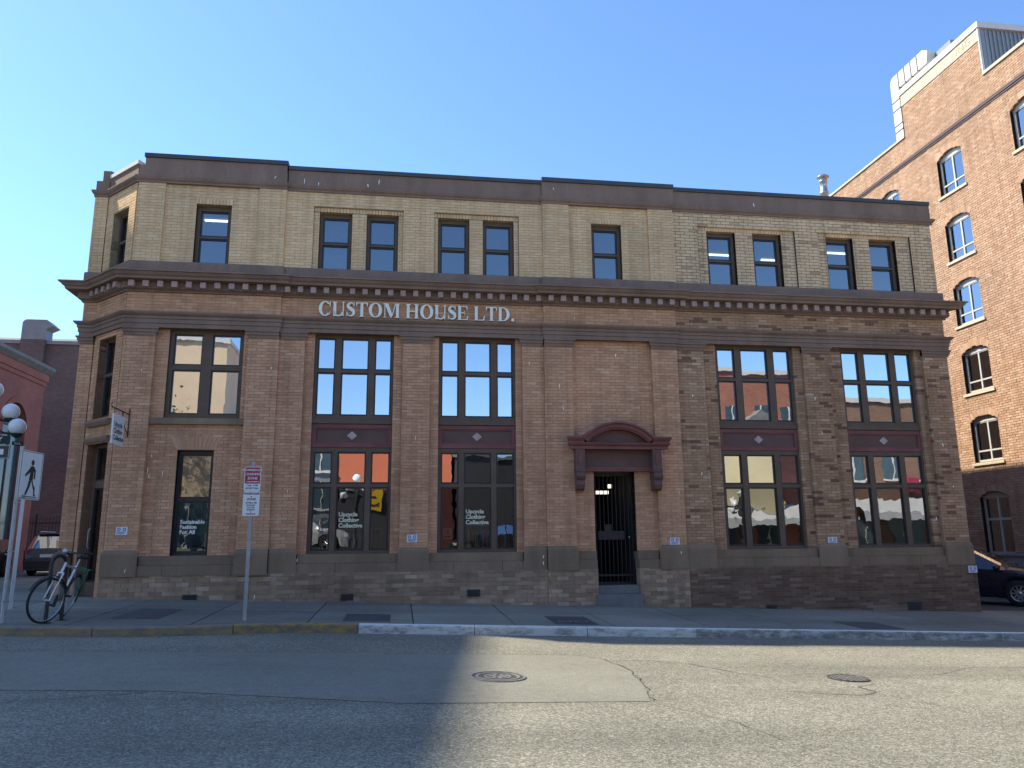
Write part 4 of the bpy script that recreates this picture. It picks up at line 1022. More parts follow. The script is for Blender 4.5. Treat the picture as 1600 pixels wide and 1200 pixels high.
# ================================================================== TALL BRICK BUILDING ON THE RIGHT
XR = 18.0
FR = Frame((XR, 0), (0, 1), (1, 0))
RBD = thing('tall_brick_building', 'tall sunlit orange brick warehouse with arched windows at the right', 'building', (XR, 4.5, -.3))
B_save = B; B = RBD; BR_main = BR; BR = []
SILLS = [11.25, 8.92, 6.71, 4.46, 2.24]
COLS = [(4.82+3.24*k, 5.98+3.24*k) for k in (-2, -1, 0, 1, 2)]
holes_f = []; rects = []
def arch_hole(y0, y1, z0, zs, rise):
    R = ((y1-y0)**2/4+rise**2)/(2*rise); cy, cz_ = (y0+y1)/2, zs+rise-R
    def f(z):
        if z < z0 or z > zs+rise: return None
        if z <= zs: return (y0, y1)
        q = R*R-(z-cz_)**2
        if q <= 0: return None
        h = math.sqrt(q); return (cy-h, cy+h)
    return f
WIN = []
for y0, y1 in COLS:
    for s in SILLS: WIN.append((y0, y1, s, s+1.28, .18))
    WIN.append((y0+.0, y1, -.57, 1.16, .17))
holes_f = [arch_hole(*q) for q in WIN]
rects = [(q[0], q[1], q[2], q[3]+q[4]) for q in WIN]
TOP = 14.25
bricks(FR, -3.5, 14.0, -.50, TOP, 0, 'brick_orange', holes_f, dep=.05, edge=.22, L=.205, H=.064, g=.012, dj=.004)
bricks(FR, 3.51, 7.36, TOP+.0, 15.48, 0, 'brick_orange', [], dep=.05, L=.205, H=.064, g=.012, dj=.004)
backing('wall', FR, -3.5, 14.0, -.8, TOP, .009, .35, 'mortar_orange', rects)
mb = MB(); mb.fbox(FR, 3.51, 7.36, .009, .35, TOP+.001, 15.49); mb.build('gable_wall', 'mortar_orange', RBD)
# spandrels of the arches (brick above the springing is clipped by rows; fill the backing behind)
for (y0, y1, s, zs, rise) in WIN:
    R = ((y1-y0)**2/4+rise**2)/(2*rise); cy, cz_ = (y0+y1)/2, zs+rise-R
    an = math.asin((y1-y0)/2/R); T_ = np.linspace(-an, an, 13)
    arcp = [(cy+R*math.sin(t), cz_+R*math.cos(t)) for t in T_]
    mb = MB(); mb.poly(FR, arcp+[(y1, zs+rise+.005), (y0, zs+rise+.005)], .012, .3); mb.build('arch_spandrel', 'mortar_orange', RBD)
    # ring of header bricks
    mb = MB(); n = 17
    for i in range(n):
        t0, t1 = -an+2*an*i/n+.002, -an+2*an*(i+1)/n-.002
        mb.poly(FR, [(cy+r*math.sin(t), cz_+r*math.cos(t)) for r, t in ((R+.004, t0), (R+.004, t1), (R+.20, t1), (R+.20, t0))], -.004, .2)
    mb.build('arch_ring', 'brick_orange', RBD)
    # frame: outer, mullion, transom; panes
    d = .12; top = zs+.06 if s > 0 else zs+.02
    mb = MB(); mb.poly(FR, [(y0, zs-.02)]+arcp+[(y1, zs-.02)], d-.01, d+.06); mb.build('arch_board', 'frame_grey', RBD)
    if s > 0:
        cols = [(y0+.07, y0+.54), (y0+.60, y1-.07)]; rows = [(s+.08, s+.33), (s+.38, zs-.05)]
    else: cols = [(y0+.07, y0+.54), (y0+.60, y1-.07)]; rows = [(s+.08, .45), (.52, zs-.05)]
    window(FR, y0, y1, s+.02, zs-.021, d, cols, rows, 'frame_grey', 'frame_grey', 'glass_teal', sashw=.0, deep=.07, glassd=.03)
    if s > 0:
        mb = MB(); mb.prism(FR, [(-.25, s-.10), (.05, s-.10), (.05, s-.02), (-.25, s+.018)], y0-.08, y1+.08); mb.build('sill', 'sill_cream', RBD)
    mb = MB(); mb.fbox(FR, y0+.02, y1-.02, .24, .25, s+.06, zs+.05); mb.build('curtain', ('curtain', 'curtain_sky_teal', 'curtain_dim')[WIN.index((y0, y1, s, zs, rise)) % 3], RBD)  # curtains widened to full panes; their pale colour imitates the sky mirrored in the glass
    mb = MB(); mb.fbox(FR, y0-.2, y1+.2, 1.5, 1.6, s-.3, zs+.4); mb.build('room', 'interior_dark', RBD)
for q0, q1, qd in ((13.30, 13.36, -.05), (13.385, 13.42, -.03), (13.235, 13.275, -.03)): mb = MB(); mb.fbox(FR, -3.5, 14.0, qd, .03, q0, q1); mb.build('string_course', 'string_brown', RBD)
mb = MB(); mb.fbox(FR, 7.37, 14.0, -.05, .36, TOP+.002, TOP+.08); mb.build('coping', 'coping_cream', RBD)
mb = MB(); mb.fbox(FR, -3.5, 3.50, -.05, .36, TOP+.002, TOP+.10); mb.build('coping', 'coping_cream', RBD)
wornpaint('ghost_band', (.50, .45, .33), (.34, .29, .19), .42, .75)
mb = MB(); mb.fbox(FR, 3.51, 7.36, -.012, .35, 15.492, 15.92); gb = mb.build('painted_band', 'ghost_band', RBD)
mb = MB(); vs, fs = text_faces('ING', .36, 'CENTER', spacing=1.15)
mb.add([(XR-.015, 4.15-v[0], ZC+15.70+v[1]) for v in vs], fs); mb.build('faded_lettering', 'ghost_letter', gb)
mb = MB(); mb.fbox(FR, 3.46, 7.41, -.05, .36, 15.922, 16.13); mb.build('coping', 'coping_white', RBD)
# foundation of squared granite blocks
z = -.60
for row in range(5):
    y = -3.5-(.35 if row % 2 else 0)
    while y < 14:
        L_ = rnd.uniform(.55, .85); mb = MB(); mb.fbox(FR, y+.008, min(14, y+L_)-.008, -.03+rnd.uniform(-.01, .01), .3, z-.30, z-.012); mb.build('granite_block', 'concrete_block', RBD); y += L_
    z -= .31
mb = MB(); mb.fbox(FR, -3.5, 14, .005, .3, -2.3, -.53); mb.build('foundation', 'mortar_dark', RBD)
mb = MB(); mb.fbox(FR, -3.5, 14, -.09, .2, -.60, -.53); mb.build('ledge', 'concrete_block', RBD)
# grey metal-clad penthouse end (faces the street) with standing ribs
mb = MB(); mb.box(XR+.36, XR+10, 3.52, 7.3, ZC+TOP-.2, ZC+15.91); mb.box(XR+.02, XR+.355, 3.50, 3.508, ZC+TOP+.1, ZC+15.91); ph = mb.build('penthouse', 'siding_grey', RBD)
for i in range(60):
    x = XR+.10+i*.15; mb = MB(); mb.box(x, x+.05, 3.48, 3.499, ZC+TOP-.1, ZC+15.90); mb.build('rib', 'siding_grey', ph)
mb = MB(); mb.box(XR-.04, XR+10, 3.42, 3.7, ZC+15.925, ZC+16.14); mb.build('fascia', 'coping_white', ph)
mb = MB(); mb.box(XR-.02, XR+.06, 3.46, 3.499, ZC+TOP+.11, ZC+15.92); mb.build('corner_trim', 'coping_white', ph)
# rest of the block
mb = MB(); mb.box(XR+1.7, XR+14, -3.5, 14, ZC-2.2, ZC+TOP-.2); mb.box(XR+.0, XR+14, -3.8, -3.51, ZC-2.2, ZC+TOP); mb.box(XR+.0, XR+14, 14.01, 14.3, ZC-2.2, ZC+TOP); mb.build('block', 'brick_red_opposite', RBD)
mb = MB(); mb.box(XR+.36, XR+14, -3.5, 14, ZC+TOP-.4, ZC+TOP-.25); mb.build('roof', 'roof_slate', RBD)
# white ribbed duct at the stepped end
mb = MB()
outer = [(7.84, TOP+.09), (7.84, 16.62)]+[(7.84-.22*(1-math.cos(t)), 16.62+.25*math.sin(t)) for t in np.linspace(0, math.pi/2, 7)[1:]]+[(6.0, 16.87), (5.75, 16.70)]
inner = [(5.85, 16.28), (7.42, 16.28), (7.42, TOP+.09)]
mb.poly(FR, outer+inner, .0, .85); du = mb.build('duct', 'white_duct', RBD)
for z_ in (14.65, 14.9, 15.5, 15.85): mb = MB(); mb.fbox(FR, 7.412, 7.85, -.015, .5, z_, z_+.035); mb.build('seam', 'seam_dark', du)
for y_ in (7.35, 7.0, 6.65, 6.3): mb = MB(); mb.fbox(FR, y_, y_+.04, -.015, .5, 16.28, 16.88); mb.build('seam', 'seam_dark', du)
mb = MB(); mb.fbox(FR, 5.0, 5.80, .3, 1.1, 16.13, 16.62); mb.build('duct_elbow', 'office_grey', RBD)
# bricks of this wall, one mass
mb = MB()
for (F, u0, u1, d0, d1, z0, z1, m, _) in BR:
    v = [F.pt(u0, d0, z0), F.pt(u1, d0, z0), F.pt(u1, d0, z1), F.pt(u0, d0, z1), F.pt(u0, d1, z0), F.pt(u1, d1, z0), F.pt(u1, d1, z1), F.pt(u0, d1, z1)]
    fs = [(0, 1, 2, 3), (0, 4, 5, 1), (1, 5, 6, 2), (2, 6, 7, 3), (3, 7, 4, 0)]
    if F.flip: fs = [f[::-1] for f in fs]
    mb.add(v, fs)
mb.build('brickwork', 'brick_orange', RBD, kind='stuff')
B = B_save; BR = BR_main

# ================================================================== BUILDINGS DOWN THE SIDE STREET
FRD = Frame((-17, 0), (0, 1), (-1, 0))
t = thing('red_brick_building', 'red painted brick building with arched window at the far left edge', 'building', (-17, 15, .3))
mb = MB(); mb.box(-29, -17.3, 13.1, 23.0, 0, ZC+8.1); mb.build('block', 'brick_red_far', t)
ARW = [(19.6, 21.6, 0.2, 5.2), (16.3, 18.3, .2, 5.2)]
def arched_wall(F, u0, u1, z0, z1, d, dep, mat, arcs, parent):
    """wall with round-arched openings cut as real geometry"""
    mb = MB(); us = u0
    for a, b, s, sp in sorted(arcs):
        mb.fbox(F, us, a, d, d+dep, z0, z1); r = (b-a)/2; c = (a+b)/2
        mb.fbox(F, a, b, d, d+dep, z0, s)
        n = 14; arc = [(c-r*math.cos(math.pi*i/n), sp+r*math.sin(math.pi*i/n)) for i in range(n+1)]
        for p, q in zip(arc, arc[1:]): mb.poly(F, [p, q, (q[0], z1), (p[0], z1)], d, d+dep)
        us = b
    mb.fbox(F, us, u1, d, d+dep, z0, z1); return mb.build('wall', mat, parent)
arched_wall(FRD, 13.1, 23.0, -1.8, 7.4, 0, .3, 'brick_red_far', ARW, t)
for a, b, s, sp in ARW:
    r, c = (b-a)/2, (a+b)/2; n = 14; arc = [(c-r*math.cos(math.pi*i/n), sp+r*math.sin(math.pi*i/n)) for i in range(n+1)]
    mb = MB(); mb.poly(FRD, [(a, s)]+arc+[(b, s)], .2, .24); wn = mb.build('window', 'window_teal', t)
    mb = MB(); mb.fbox(FRD, c-.04, c+.04, .16, .2, s, sp+r-.05); mb.fbox(FRD, a, b, .17, .2, sp-.05, sp+.03); mb.build('frame', 'frame_brown', wn)
    mb = MB()
    for i in range(n):
        p0, p1 = math.pi*i/n, math.pi*(i+1)/n
        mb.poly(FRD, [(c-(r+k)*math.cos(q), sp+(r+k)*math.sin(q)) for k, q in ((0, p0), (0, p1), (.25, p1), (.25, p0))], -.04, .05)
    mb.build('arch_moulding', 'brick_red_far', t)
mb = MB(); mb.fbox(FRD, 13.1, 23.05, -.06, .3, 7.401, 7.6); mb.fbox(FRD, 13.1, 23.1, -.12, .3, 7.602, 7.95); mb.build('frieze', 'brick_red_far', t)
mb = MB(); mb.prism(FRD, [(-.3, 7.952), (.15, 7.952), (.35, 8.15), (.35, 8.30), (-.3, 8.34)], 13.1, 23.2); mb.build('cornice', 'roof_slate', t)

t = thing('dark_brick_building', 'dark weathered brick building with metal duct on its roof down the side street', 'building', (-21, 29, .3))
mb = MB(); mb.box(-34, -14.2, 29, 42, 0, ZC+10.95); mb.build('block', 'brick_dusk_far', t)
mb = MB(); mb.box(-34.1, -14.1, 28.9, 42.1, ZC+10.952, ZC+11.15); mb.build('parapet_cap', 'duct_metal', t)
mb = MB(); mb.box(-21.0, -19.75, 28.7, 28.98, ZC+8.6, ZC+11.15); mb.build('chimney_breast', 'brick_dusk_far', t)
mb = MB(); pr = [(-21.0, 11.16), (-21.0, 12.05)]+[(-20.75+.25*math.cos(a), 12.05+.25*math.sin(a)) for a in np.linspace(math.pi, math.pi/2, 6)[1:]]+[(-19.75, 12.3), (-19.35, 11.95), (-19.75, 11.75), (-19.75, 11.16)]
mb.poly(Frame((0, 28.7), (1, 0), (0, 1)), pr, 0, .9); mb.build('duct', 'duct_metal', t)
mb = MB(); mb.tube([(-30, 34, ZC+10.6), (-18.2, 34, ZC+10.6)], [1.9, 1.9], 20); mb.build('vaulted_roof', 'roof_slate', t)

# iron railing in front of it
t = thing('iron_fence', 'black iron railing in front of the dark brick wall down the side street', 'fence', (-16.5, 24, roadz(-16.5, 24)))
z0 = roadz(-16.5, 24)
mb = MB(); mb.box(-19, -13.5, 23.98, 24.02, z0+.25, z0+.30); mb.box(-19, -13.5, 23.98, 24.02, z0+2.2, z0+2.25); mb.build('rail', 'black_iron', t)
pk = MB(); pk.box(-.012, .012, -.012, .012, 0, 2.45); pk.lathe([(.0, 2.56), (.022, 2.46), (.0, 2.44)], n=5); tmp = pk.build('picket', 'black_iron', None); pm = tmp.data; bpy.data.objects.remove(tmp)
for i in range(36): inst(pm, 'picket', t, (-18.9+i*.15, 23.95, z0))
for x in (-18.95, -17.1, -15.3, -13.5): mb = MB(); mb.box(x-.05, x+.05, 23.95, 24.05, z0-.05, z0+2.65); mb.build('post', 'black_iron', t)

# tall building off to the left whose shadow falls over the corner and the road
t = thing('tall_stucco_building', 'tall pale building standing left of the side street', 'building', (-23, 6, .4))
mb = MB(); fp = [(-30, -1.65), (-17.15, -1.65), (-16.15, 5.85), (-30, 5.85)]; mb.add([(x, y, 0) for x, y in fp]+[(x, y, 19.9) for x, y in fp], [(3, 2, 1, 0), (4, 5, 6, 7)]+[(i, (i+1) % 4, 4+(i+1) % 4, 4+i) for i in range(4)]); mb.build('tower_block', 'stucco_cream', t)
mb = MB(); mb.box(-30, -17.05, 5.86, 13.0, 0, 17.2); mb.build('rear_block', 'stucco_cream', t)
for fl in range(5):
    for i in range(4):
        y = -.2+i*3.3; mb = MB(); mb.box(-17.04, -16.97 if y > 5.8 else -17.05+.1366*(y+1.1)+.25, y, y+1.3, 2+fl*3.2, 3.8+fl*3.2); wn = mb.build('window', 'window_teal', t)
        mb = MB(); mb.box(-17.04, -16.93 if y > 5.8 else -17.05+.1366*(y+1.1)+.3, y-.1, y+1.4, 1.85+fl*3.2, 1.99+fl*3.2); mb.build('sill', 'coping_white', wn)

# ================================================================== ACROSS THE STREET (seen mirrored in the windows)
def facade(name, label, x0, x1, h, mat, y=-22., rows=(), wmat='window_teal', dep=9, cap='coping_white', trim='coping_white'):
    t = thing(name, label, 'building', ((x0+x1)/2, y, 0)); zb_ = roadz((x0+x1)/2, -22)-.4
    mb = MB(); mb.box(x0, x1, y-dep, y, zb_, h); mb.build('block', mat, t)
    mb = MB(); mb.box(x0-.1, x1+.1, y-dep-.1, y+.12, h+.001, h+.22); mb.build('parapet_cap', cap, t)
    for (z0, z1, n, ww) in rows:
        for i in range(n):
            c = x0+(x1-x0)*(i+.5)/n
            mb = MB(); mb.box(c-ww/2, c+ww/2, y, y+.03, z0, z1); o = mb.build('window', wmat, t)
            mb = MB(); mb.box(c-ww/2-.08, c+ww/2+.08, y, y+.09, z0-.14, z0-.002); mb.box(c-.03, c+.03, y+.031, y+.05, z0, z1); mb.build('sill', trim, o)
    return t
facade('cream_building', 'cream rendered building across the street mirrored in the left upper window', -22, -8.6, 11.3, 'stucco_cream', rows=[(1.2, 3.6, 5, 1.6)])
facade('office_block', 'grey glazed office block across the street beside the cream building', -8.5, -3.1, 7.0, 'office_grey', rows=[(.6, 2.6, 4, 1.1), (3.2, 4.4, 4, 1.15), (4.9, 6.1, 4, 1.15)], trim='coping_white')
o = facade('orange_building', 'plain orange rendered building across the street mirrored in the shop windows', -3.0, 2.55, 6.9, 'stucco_orange', rows=[], cap='stucco_orange')
mb = MB(); mb.box(-1.75, -.75, -21.94, -21.85, 3.1, 4.1); bo = mb.build('sign_board', 'sign_yellow', o); mb = MB(); mb.box(-1.6, -.9, -21.849, -21.83, 3.4, 3.5); mb.box(-1.5, -1.0, -21.849, -21.83, 3.65, 3.8); mb.build('print', 'ink_black', bo)
mb = MB(); mb.box(-2.99, -.55, -21.99, -21.95, .4, 4.15); mb.build('shopfront', 'garage_dark', o)
mb = MB(); mb.box(-.54, 2.5, -21.99, -21.95, .4, 4.15); mb.build('lower_wall', 'wine_render', o)
facade('dark_garage', 'low dark garage across the street right of the orange building', 2.7, 8.4, 5.6, 'garage_dark', cap='roof_slate')
facade('brown_row_building', 'brown brick building across the street opposite the entrance', 8.5, 15.2, 8.2, 'brick_brown_opposite', rows=[(.8, 3.0, 3, 1.3), (4.3, 6.2, 4, 1.0)])
t = facade('red_row_building', 'red brick building with cream gabled bay across the street', 15.3, 23.0, 10.3, 'brick_red_opposite', rows=[(.4, 2.6, 3, 1.5), (7.2, 8.6, 5, .8)])
mb = MB(); mb.box(17.8, 19.7, -21.99, -21.3, 3.0, 7.4); gbay = mb.build('gabled_bay', 'stucco_pale', t)
mb = MB(); mb.add([(17.5, -21.1, 7.35), (20, -21.1, 7.35), (18.75, -21.1, 8.2), (17.5, -22, 7.35), (20, -22, 7.35), (18.75, -22, 8.2)], [(0, 1, 2), (3, 5, 4), (0, 2, 5, 3), (1, 4, 5, 2), (0, 3, 4, 1)]); mb.build('bay_roof', 'roof_slate', gbay)
mb = MB(); mb.box(15.6, 17.6, -21.99, -21.5, 3.4, 6.6); mb.build('side_bay', 'stucco_pale', t)
mb = MB(); mb.add([(15.4, -20.6, 2.6), (22.9, -20.6, 2.6), (22.9, -21.95, 3.3), (15.4, -21.95, 3.3), (15.4, -20.6, 2.3), (22.9, -20.6, 2.3)], [(0, 1, 2, 3), (4, 5, 1, 0)]); mb.build('awning', 'awning_white', t)
t = facade('brown_corner_building', 'brown brick shop with white awning across the street at the far end', 23.2, 36, 8.9, 'brick_brown_opposite', rows=[(.3, 2.6, 5, 1.8), (4.6, 6.6, 6, 1.1)])
mb = MB(); mb.add([(23.4, -20.5, 2.7), (30, -20.5, 2.7), (30, -21.95, 3.5), (23.4, -21.95, 3.5), (23.4, -20.5, 2.35), (30, -20.5, 2.35)], [(0, 1, 2, 3), (4, 5, 1, 0)]); mb.build('awning', 'awning_white', t)
mb = MB(); mb.box(26.9, 27.7, -21.99, -21.6, 3.9, 4.7); mb.build('sign_board', 'sign_red', t)

# street tree across the road
def tree(name, label, x, y, h, cr, seed, group=None):
    r = random.Random(seed); z0 = roadz(x, y)+.95; t = thing(name, label, 'tree', (x, y, z0), group)
    mb = MB(); mb.tube([(x, y, z0-.1), (x+.05, y, z0+h*.3), (x-.05, y+.05, z0+h*.55)], [.16, .12, .08], 8)
    tips = []
    for i in range(9):
        a = i*2.4; e = (x+cr*.7*math.cos(a)*r.uniform(.6, 1), y+cr*.7*math.sin(a)*r.uniform(.6, 1), z0+h*r.uniform(.6, .9)); mb.tube([(x-.02, y, z0+h*r.uniform(.3, .5)), ((x+e[0])/2, (y+e[1])/2, z0+h*.55), e], [.06, .035, .012], 5); tips.append(e)
    mb.build('trunk', 'bark', t)
    mb = MB()
    for i in range(2600):
        e = tips[i % 9]; p = [e[k]+r.gauss(0, cr*.28) for k in range(3)]; s = r.uniform(.05, .12)
        a = Vector((r.gauss(0, 1), r.gauss(0, 1), r.gauss(0, 1))).normalized(); b = a.orthogonal().normalized(); c = a.cross(b)
        mb.add([Vector(p)+b*s, Vector(p)+c*s*.6, Vector(p)-b*s, Vector(p)-c*s*.6], [(0, 1, 2, 3)])
    mb.build('crown', 'leaf', t)
tree('street_tree', 'bushy street tree across the road before the cream building', -12.3, -20.3, 7.2, 1.9, 5)
tree('street_tree', 'bushy street tree across the road before the brown brick building', 12.0, -20.3, 6.2, 1.7, 9)

# ================================================================== POSTS, LAMP
def sq(F, u0, u1, z0, z1, d0, d1): m = MB(); m.fbox(F, u0, u1, d0, d1, z0, z1); return m
def rounded(u0, u1, z0, z1, r, n=4):
    P_ = []
    for cu_, cz_, a in ((u1-r, z0+r, -90), (u1-r, z1-r, 0), (u0+r, z1-r, 90), (u0+r, z0+r, 180)):
        for i in range(n+1): q = math.radians(a+90*i/n); P_.append((cu_+r*math.cos(q), cz_+r*math.sin(q)))
    return P_
# loading-zone post
px, py = -2.345, -3.17; gz = swz(px, py)-ZC
FP = Frame((px, py), (math.cos(.12), math.sin(.12)), (-math.sin(.12), math.cos(.12)))
t = thing('parking_sign_post', 'galvanised post with red loading zone and white passenger zone signs by the kerb', 'sign', (px, py, swz(px, py)))
mb = MB(); mb.fbox(FP, -.022, .022, .006, .034, gz-.05, 1.26); mb.fbox(FP, -.028, -.0225, .0, .034, gz-.05, 1.26); mb.fbox(FP, .0225, .028, .0, .034, gz-.05, 1.26); mb.build('post', 'galvanised', t)
mb = MB(); mb.poly(FP, rounded(-.125, .125, .80, 1.185, .022), -.004, 0); s1 = mb.build('loading_sign', 'sign_white', t); s1['label'] = 'red and white commercial loading zone sign'
mb = MB(); mb.poly(FP, rounded(-.115, .115, .915, 1.175, .016), -.0065, -.0042); mb.build('red_field', 'sign_red', s1)
mb = MB()
for s_, z_, k in (('COMMERCIAL', 1.13, .046), ('LOADING', 1.065, .055), ('ZONE', 1.0, .055), ('15 MIN MAXIMUM', .943, .024)): ftext(mb, FP, s_, k, 0, z_, -.0085, bold=.0012)
mb.build('lettering', 'sign_white', s1)
mb = MB()
for s_, z_, k in (('7 AM - 6 PM', .885, .034), ('EXCEPT SUN', .84, .034)): ftext(mb, FP, s_, k, 0, z_, -.0062, bold=.001)
mb.build('lettering', 'ink_black', s1)
mb = MB(); mb.poly(FP, rounded(-.125, .125, .405, .795, .022), -.004, 0); s2 = mb.build('passenger_sign', 'sign_white', t); s2['label'] = 'white passenger zone sign with dark lettering'
mb = MB()
for s_, z_, k in (('PASSENGER', .755, .047), ('&', .71, .03), ('ZONE', .667, .05), ('AFTER 6 PM', .61, .032), ('MON-SAT', .572, .03), ('ALL DAY', .536, .03), ('SUNDAY', .50, .03), ('&', .468, .026), ('HOLIDAYS', .436, .03)): ftext(mb, FP, s_, k, 0, z_, -.0062, bold=.001)
mb.build('lettering', 'ink_black', s2)

# pedestrian crossing sign
px, py = -5.52, -3.80; gz = swz(px, py)-ZC; th = math.radians(85)
FW = Frame((px, py), (math.cos(th), math.sin(th)), (-math.sin(th), math.cos(th)))
t = thing('pedestrian_sign_post', 'white pedestrian crossing sign on a steel pole at the left kerb', 'sign', (px, py, swz(px, py)))
mb = MB(); mb.tube([(px-.03, py+.05, swz(px, py)-.03), (px-.03, py+.05, ZC+1.42)], .028, 10); mb.build('pole', 'galvanised', t)
mb = MB(); mb.tube([(px-.03, py+.05, swz(px, py)-.01), (px-.03, py+.05, swz(px, py)+.09)], .04, 10); mb.build('pole_collar', 'galvanised', t)
mb = MB(); mb.fbox(FW, .11, .20, -.006, .004, gz+.18, .72); mb.build('bar', 'sign_white', t)
mb = MB()
for z_ in (gz+.3, -.1, .6): mb.tube([FW.pt(-.02, .03, z_), FW.pt(.16, .006, z_)], .008, 6)
mb.build('bolt', 'rim_silver', t)
mb = MB(); mb.poly(FW, rounded(-.02, .58, .65, 1.37, .03), -.006, -.002); sb = mb.build('sign_board', 'sign_white', t)
def walker(F, ox, oz, s, d):
    mb = MB(); P = lambda pts: mb.poly(F, [(ox+x*s, oz+y*s) for x, y in pts], d-.001, d+.001)
    P([(.5+.065*math.cos(a), .90+.07*math.sin(a)) for a in np.linspace(0, 2*math.pi, 15)[:-1]])
    P([(.44, .81), (.54, .82), (.66, .72), (.66, .50), (.60, .50), (.60, .66), (.57, .69), (.565, .46), (.40, .46), (.43, .66), (.24, .54), (.20, .58), (.36, .72)])
    P([(.40, .455), (.50, .455), (.46, .30), (.34, .10), (.26, .10), (.28, .14), (.37, .32)])
    P([(.505, .455), (.565, .455), (.64, .26), (.66, .08), (.74, .08), (.745, .12), (.70, .12), (.70, .28)])
    P([(.12, .045), (.82, .045), (.82, .062), (.12, .062)])
    return mb
walker(FW, .0, .66, .60, -.0085).build('walking_figure', 'sign_black', sb)
mb = MB()
for q in ((.0, .56, .662, .67), (.0, .56, 1.35, 1.358), (.0, .008, .67, 1.35), (.552, .56, .67, 1.35)): mb.fbox(FW, q[0], q[1], -.0085, -.0062, q[2], q[3])
mb.build('border', 'sign_black', sb)

# five-globe street lamp with street-name and one-way signs
lx, ly = -8.86, 2.0; lz = swz(lx, ly)
t = thing('street_lamp', 'five-globe street lamp with street-name signs at the left edge', 'street lamp', (lx, ly, lz))
mb = MB(); mb.lathe([(.26, lz), (.26, lz+.12), (.20, lz+.2), (.17, lz+.5), (.11, lz+.75), (.085, lz+1.1), (.075, ZC+1.2), (.09, ZC+2.1), (.13, ZC+2.2), (.15, ZC+2.4), (.11, ZC+2.6), (.06, ZC+2.9), (.09, ZC+3.1), (.05, ZC+3.14)], (lx, ly, 0), 14); mb.build('column', 'lamp_green', t)
for k, (dx, dy, z_) in enumerate(((0, 0, 3.33), (.34, .1, 2.86), (-.36, -.1, 2.86), (.60, -.1, 2.50), (-.60, .1, 2.50))):
    if k:
        mb = MB(); z1 = 3.02 if abs(dx) < .5 else 2.72
        mb.tube([(lx, ly, ZC+z1-.15), (lx+dx*.5, ly+dy*.5, ZC+z1-.35), (lx+dx*.95, ly+dy, ZC+z1-.38), (lx+dx, ly+dy, ZC+z_-.17)], .028, 8); mb.lathe([(.03, z_-.24+ZC), (.10, z_-.2+ZC), (.115, z_-.15+ZC)], (lx+dx, ly+dy, 0), 12); mb.build('arm', 'lamp_green', t)
    mb = MB(); mb.lathe([(.178*math.sin(a), ZC+z_-.178*math.cos(a)) for a in np.linspace(.02, math.pi-.001, 14)], (lx+dx, ly+dy, 0), 20); mb.build('globe', 'globe_white', t)
FL = Frame((lx, ly-.12), (1, 0), (0, 1))
mb = MB(); mb.fbox(FL, -.38, .52, -.012, .0, 1.80, 2.10); ow = mb.build('one_way_sign', 'sign_black', t)
mb = MB(); mb.poly(FL, [(-.30, 1.89), (-.30, 2.01), (.40, 2.01), (.40, 1.89)], -.015, -.0125); mb.build('arrow', 'sign_white', ow)
mb = MB(); ftext(mb, FL, 'ONE WAY', .12, .05, 1.95, -.0175, bold=.003); mb.build('lettering', 'sign_black', ow)
mb = MB()
for q in ((-.37, .51, 1.81, 1.818), (-.37, .51, 2.082, 2.09), (-.37, -.362, 1.818, 2.082), (.502, .51, 1.818, 2.082)): mb.fbox(FL, q[0], q[1], -.0145, -.0125, q[2], q[3])
mb.build('border', 'sign_white', ow)
mb = MB(); mb.fbox(FL, -.35, .50, -.012, 0, 2.12, 2.30); ns = mb.build('name_sign', 'lamp_green', t)
mb = MB(); ftext(mb, FL, 'LANGLEY', .15, .02, 2.21, -.0135, bold=.003); mb.build('lettering', 'sign_white', ns)
FL2 = Frame((lx+.55, ly-.1), (.6, .8), (-.8, .6))
mb = MB(); mb.fbox(FL2, -.02, .22, -.008, 0, 2.10, 2.18); ns = mb.build('name_sign', 'lamp_green', t); mb = MB(); mb.fbox(FL2, .02, .18, -.010, -.0085, 2.125, 2.135); mb.fbox(FL2, .02, .15, -.010, -.0085, 2.147, 2.157); mb.build('print', 'sign_white', ns)

def copy_lamp(src, loc, label):
    root = src.copy(); COL.objects.link(root); root.location = loc; root['label'] = label
    for ch in src.children:
        if ch.name.split('.')[0] in ('one_way_sign', 'name_sign'): continue
        c = ch.copy(); COL.objects.link(c); c.parent = root
    return root
LAMP = bpy.data.objects['street_lamp']; LAMP['group'] = 'five-globe street lamps'
copy_lamp(LAMP, (-1.95, -18.9, roadz(-1.95, -18.9)), 'five-globe street lamp across the road before the orange building')
copy_lamp(LAMP, (16.2, -18.9, roadz(16.2, -18.9)), 'five-globe street lamp across the road before the red brick building')

# ================================================================== ROAD IRON AND COVER PLATES
def disc_ring(mb, cx, cy, r0, r1, z0, z1, n=36, mi=0):
    for i in range(n):
        a, b = 2*math.pi*i/n, 2*math.pi*(i+1)/n
        q = [(r0, a), (r1, a), (r1, b), (r0, b)]
        bot = [(cx+r*math.cos(t_), cy+r*math.sin(t_), roadz(cx+r*math.cos(t_), cy+r*math.sin(t_))+z0) for r, t_ in q]; top = [(x, y, z_-z0+z1) for x, y, z_ in bot]
        mb.add(top+bot, [(0, 1, 2, 3), (1, 5, 6, 2), (3, 7, 4, 0)], mi)
t = thing('manhole_cover', 'round cast-iron manhole cover with ring pattern in the asphalt patch', 'manhole', (1.10, -7.17, roadz(1.1, -7.17)))
mb = MB(); disc_ring(mb, 1.10, -7.17, .001, .30, .0, .012); mb.build('plate', 'cast_iron', t)
mb = MB(); disc_ring(mb, 1.10, -7.17, .285, .31, .002, .018); mb.build('rim', 'iron_worn', t)
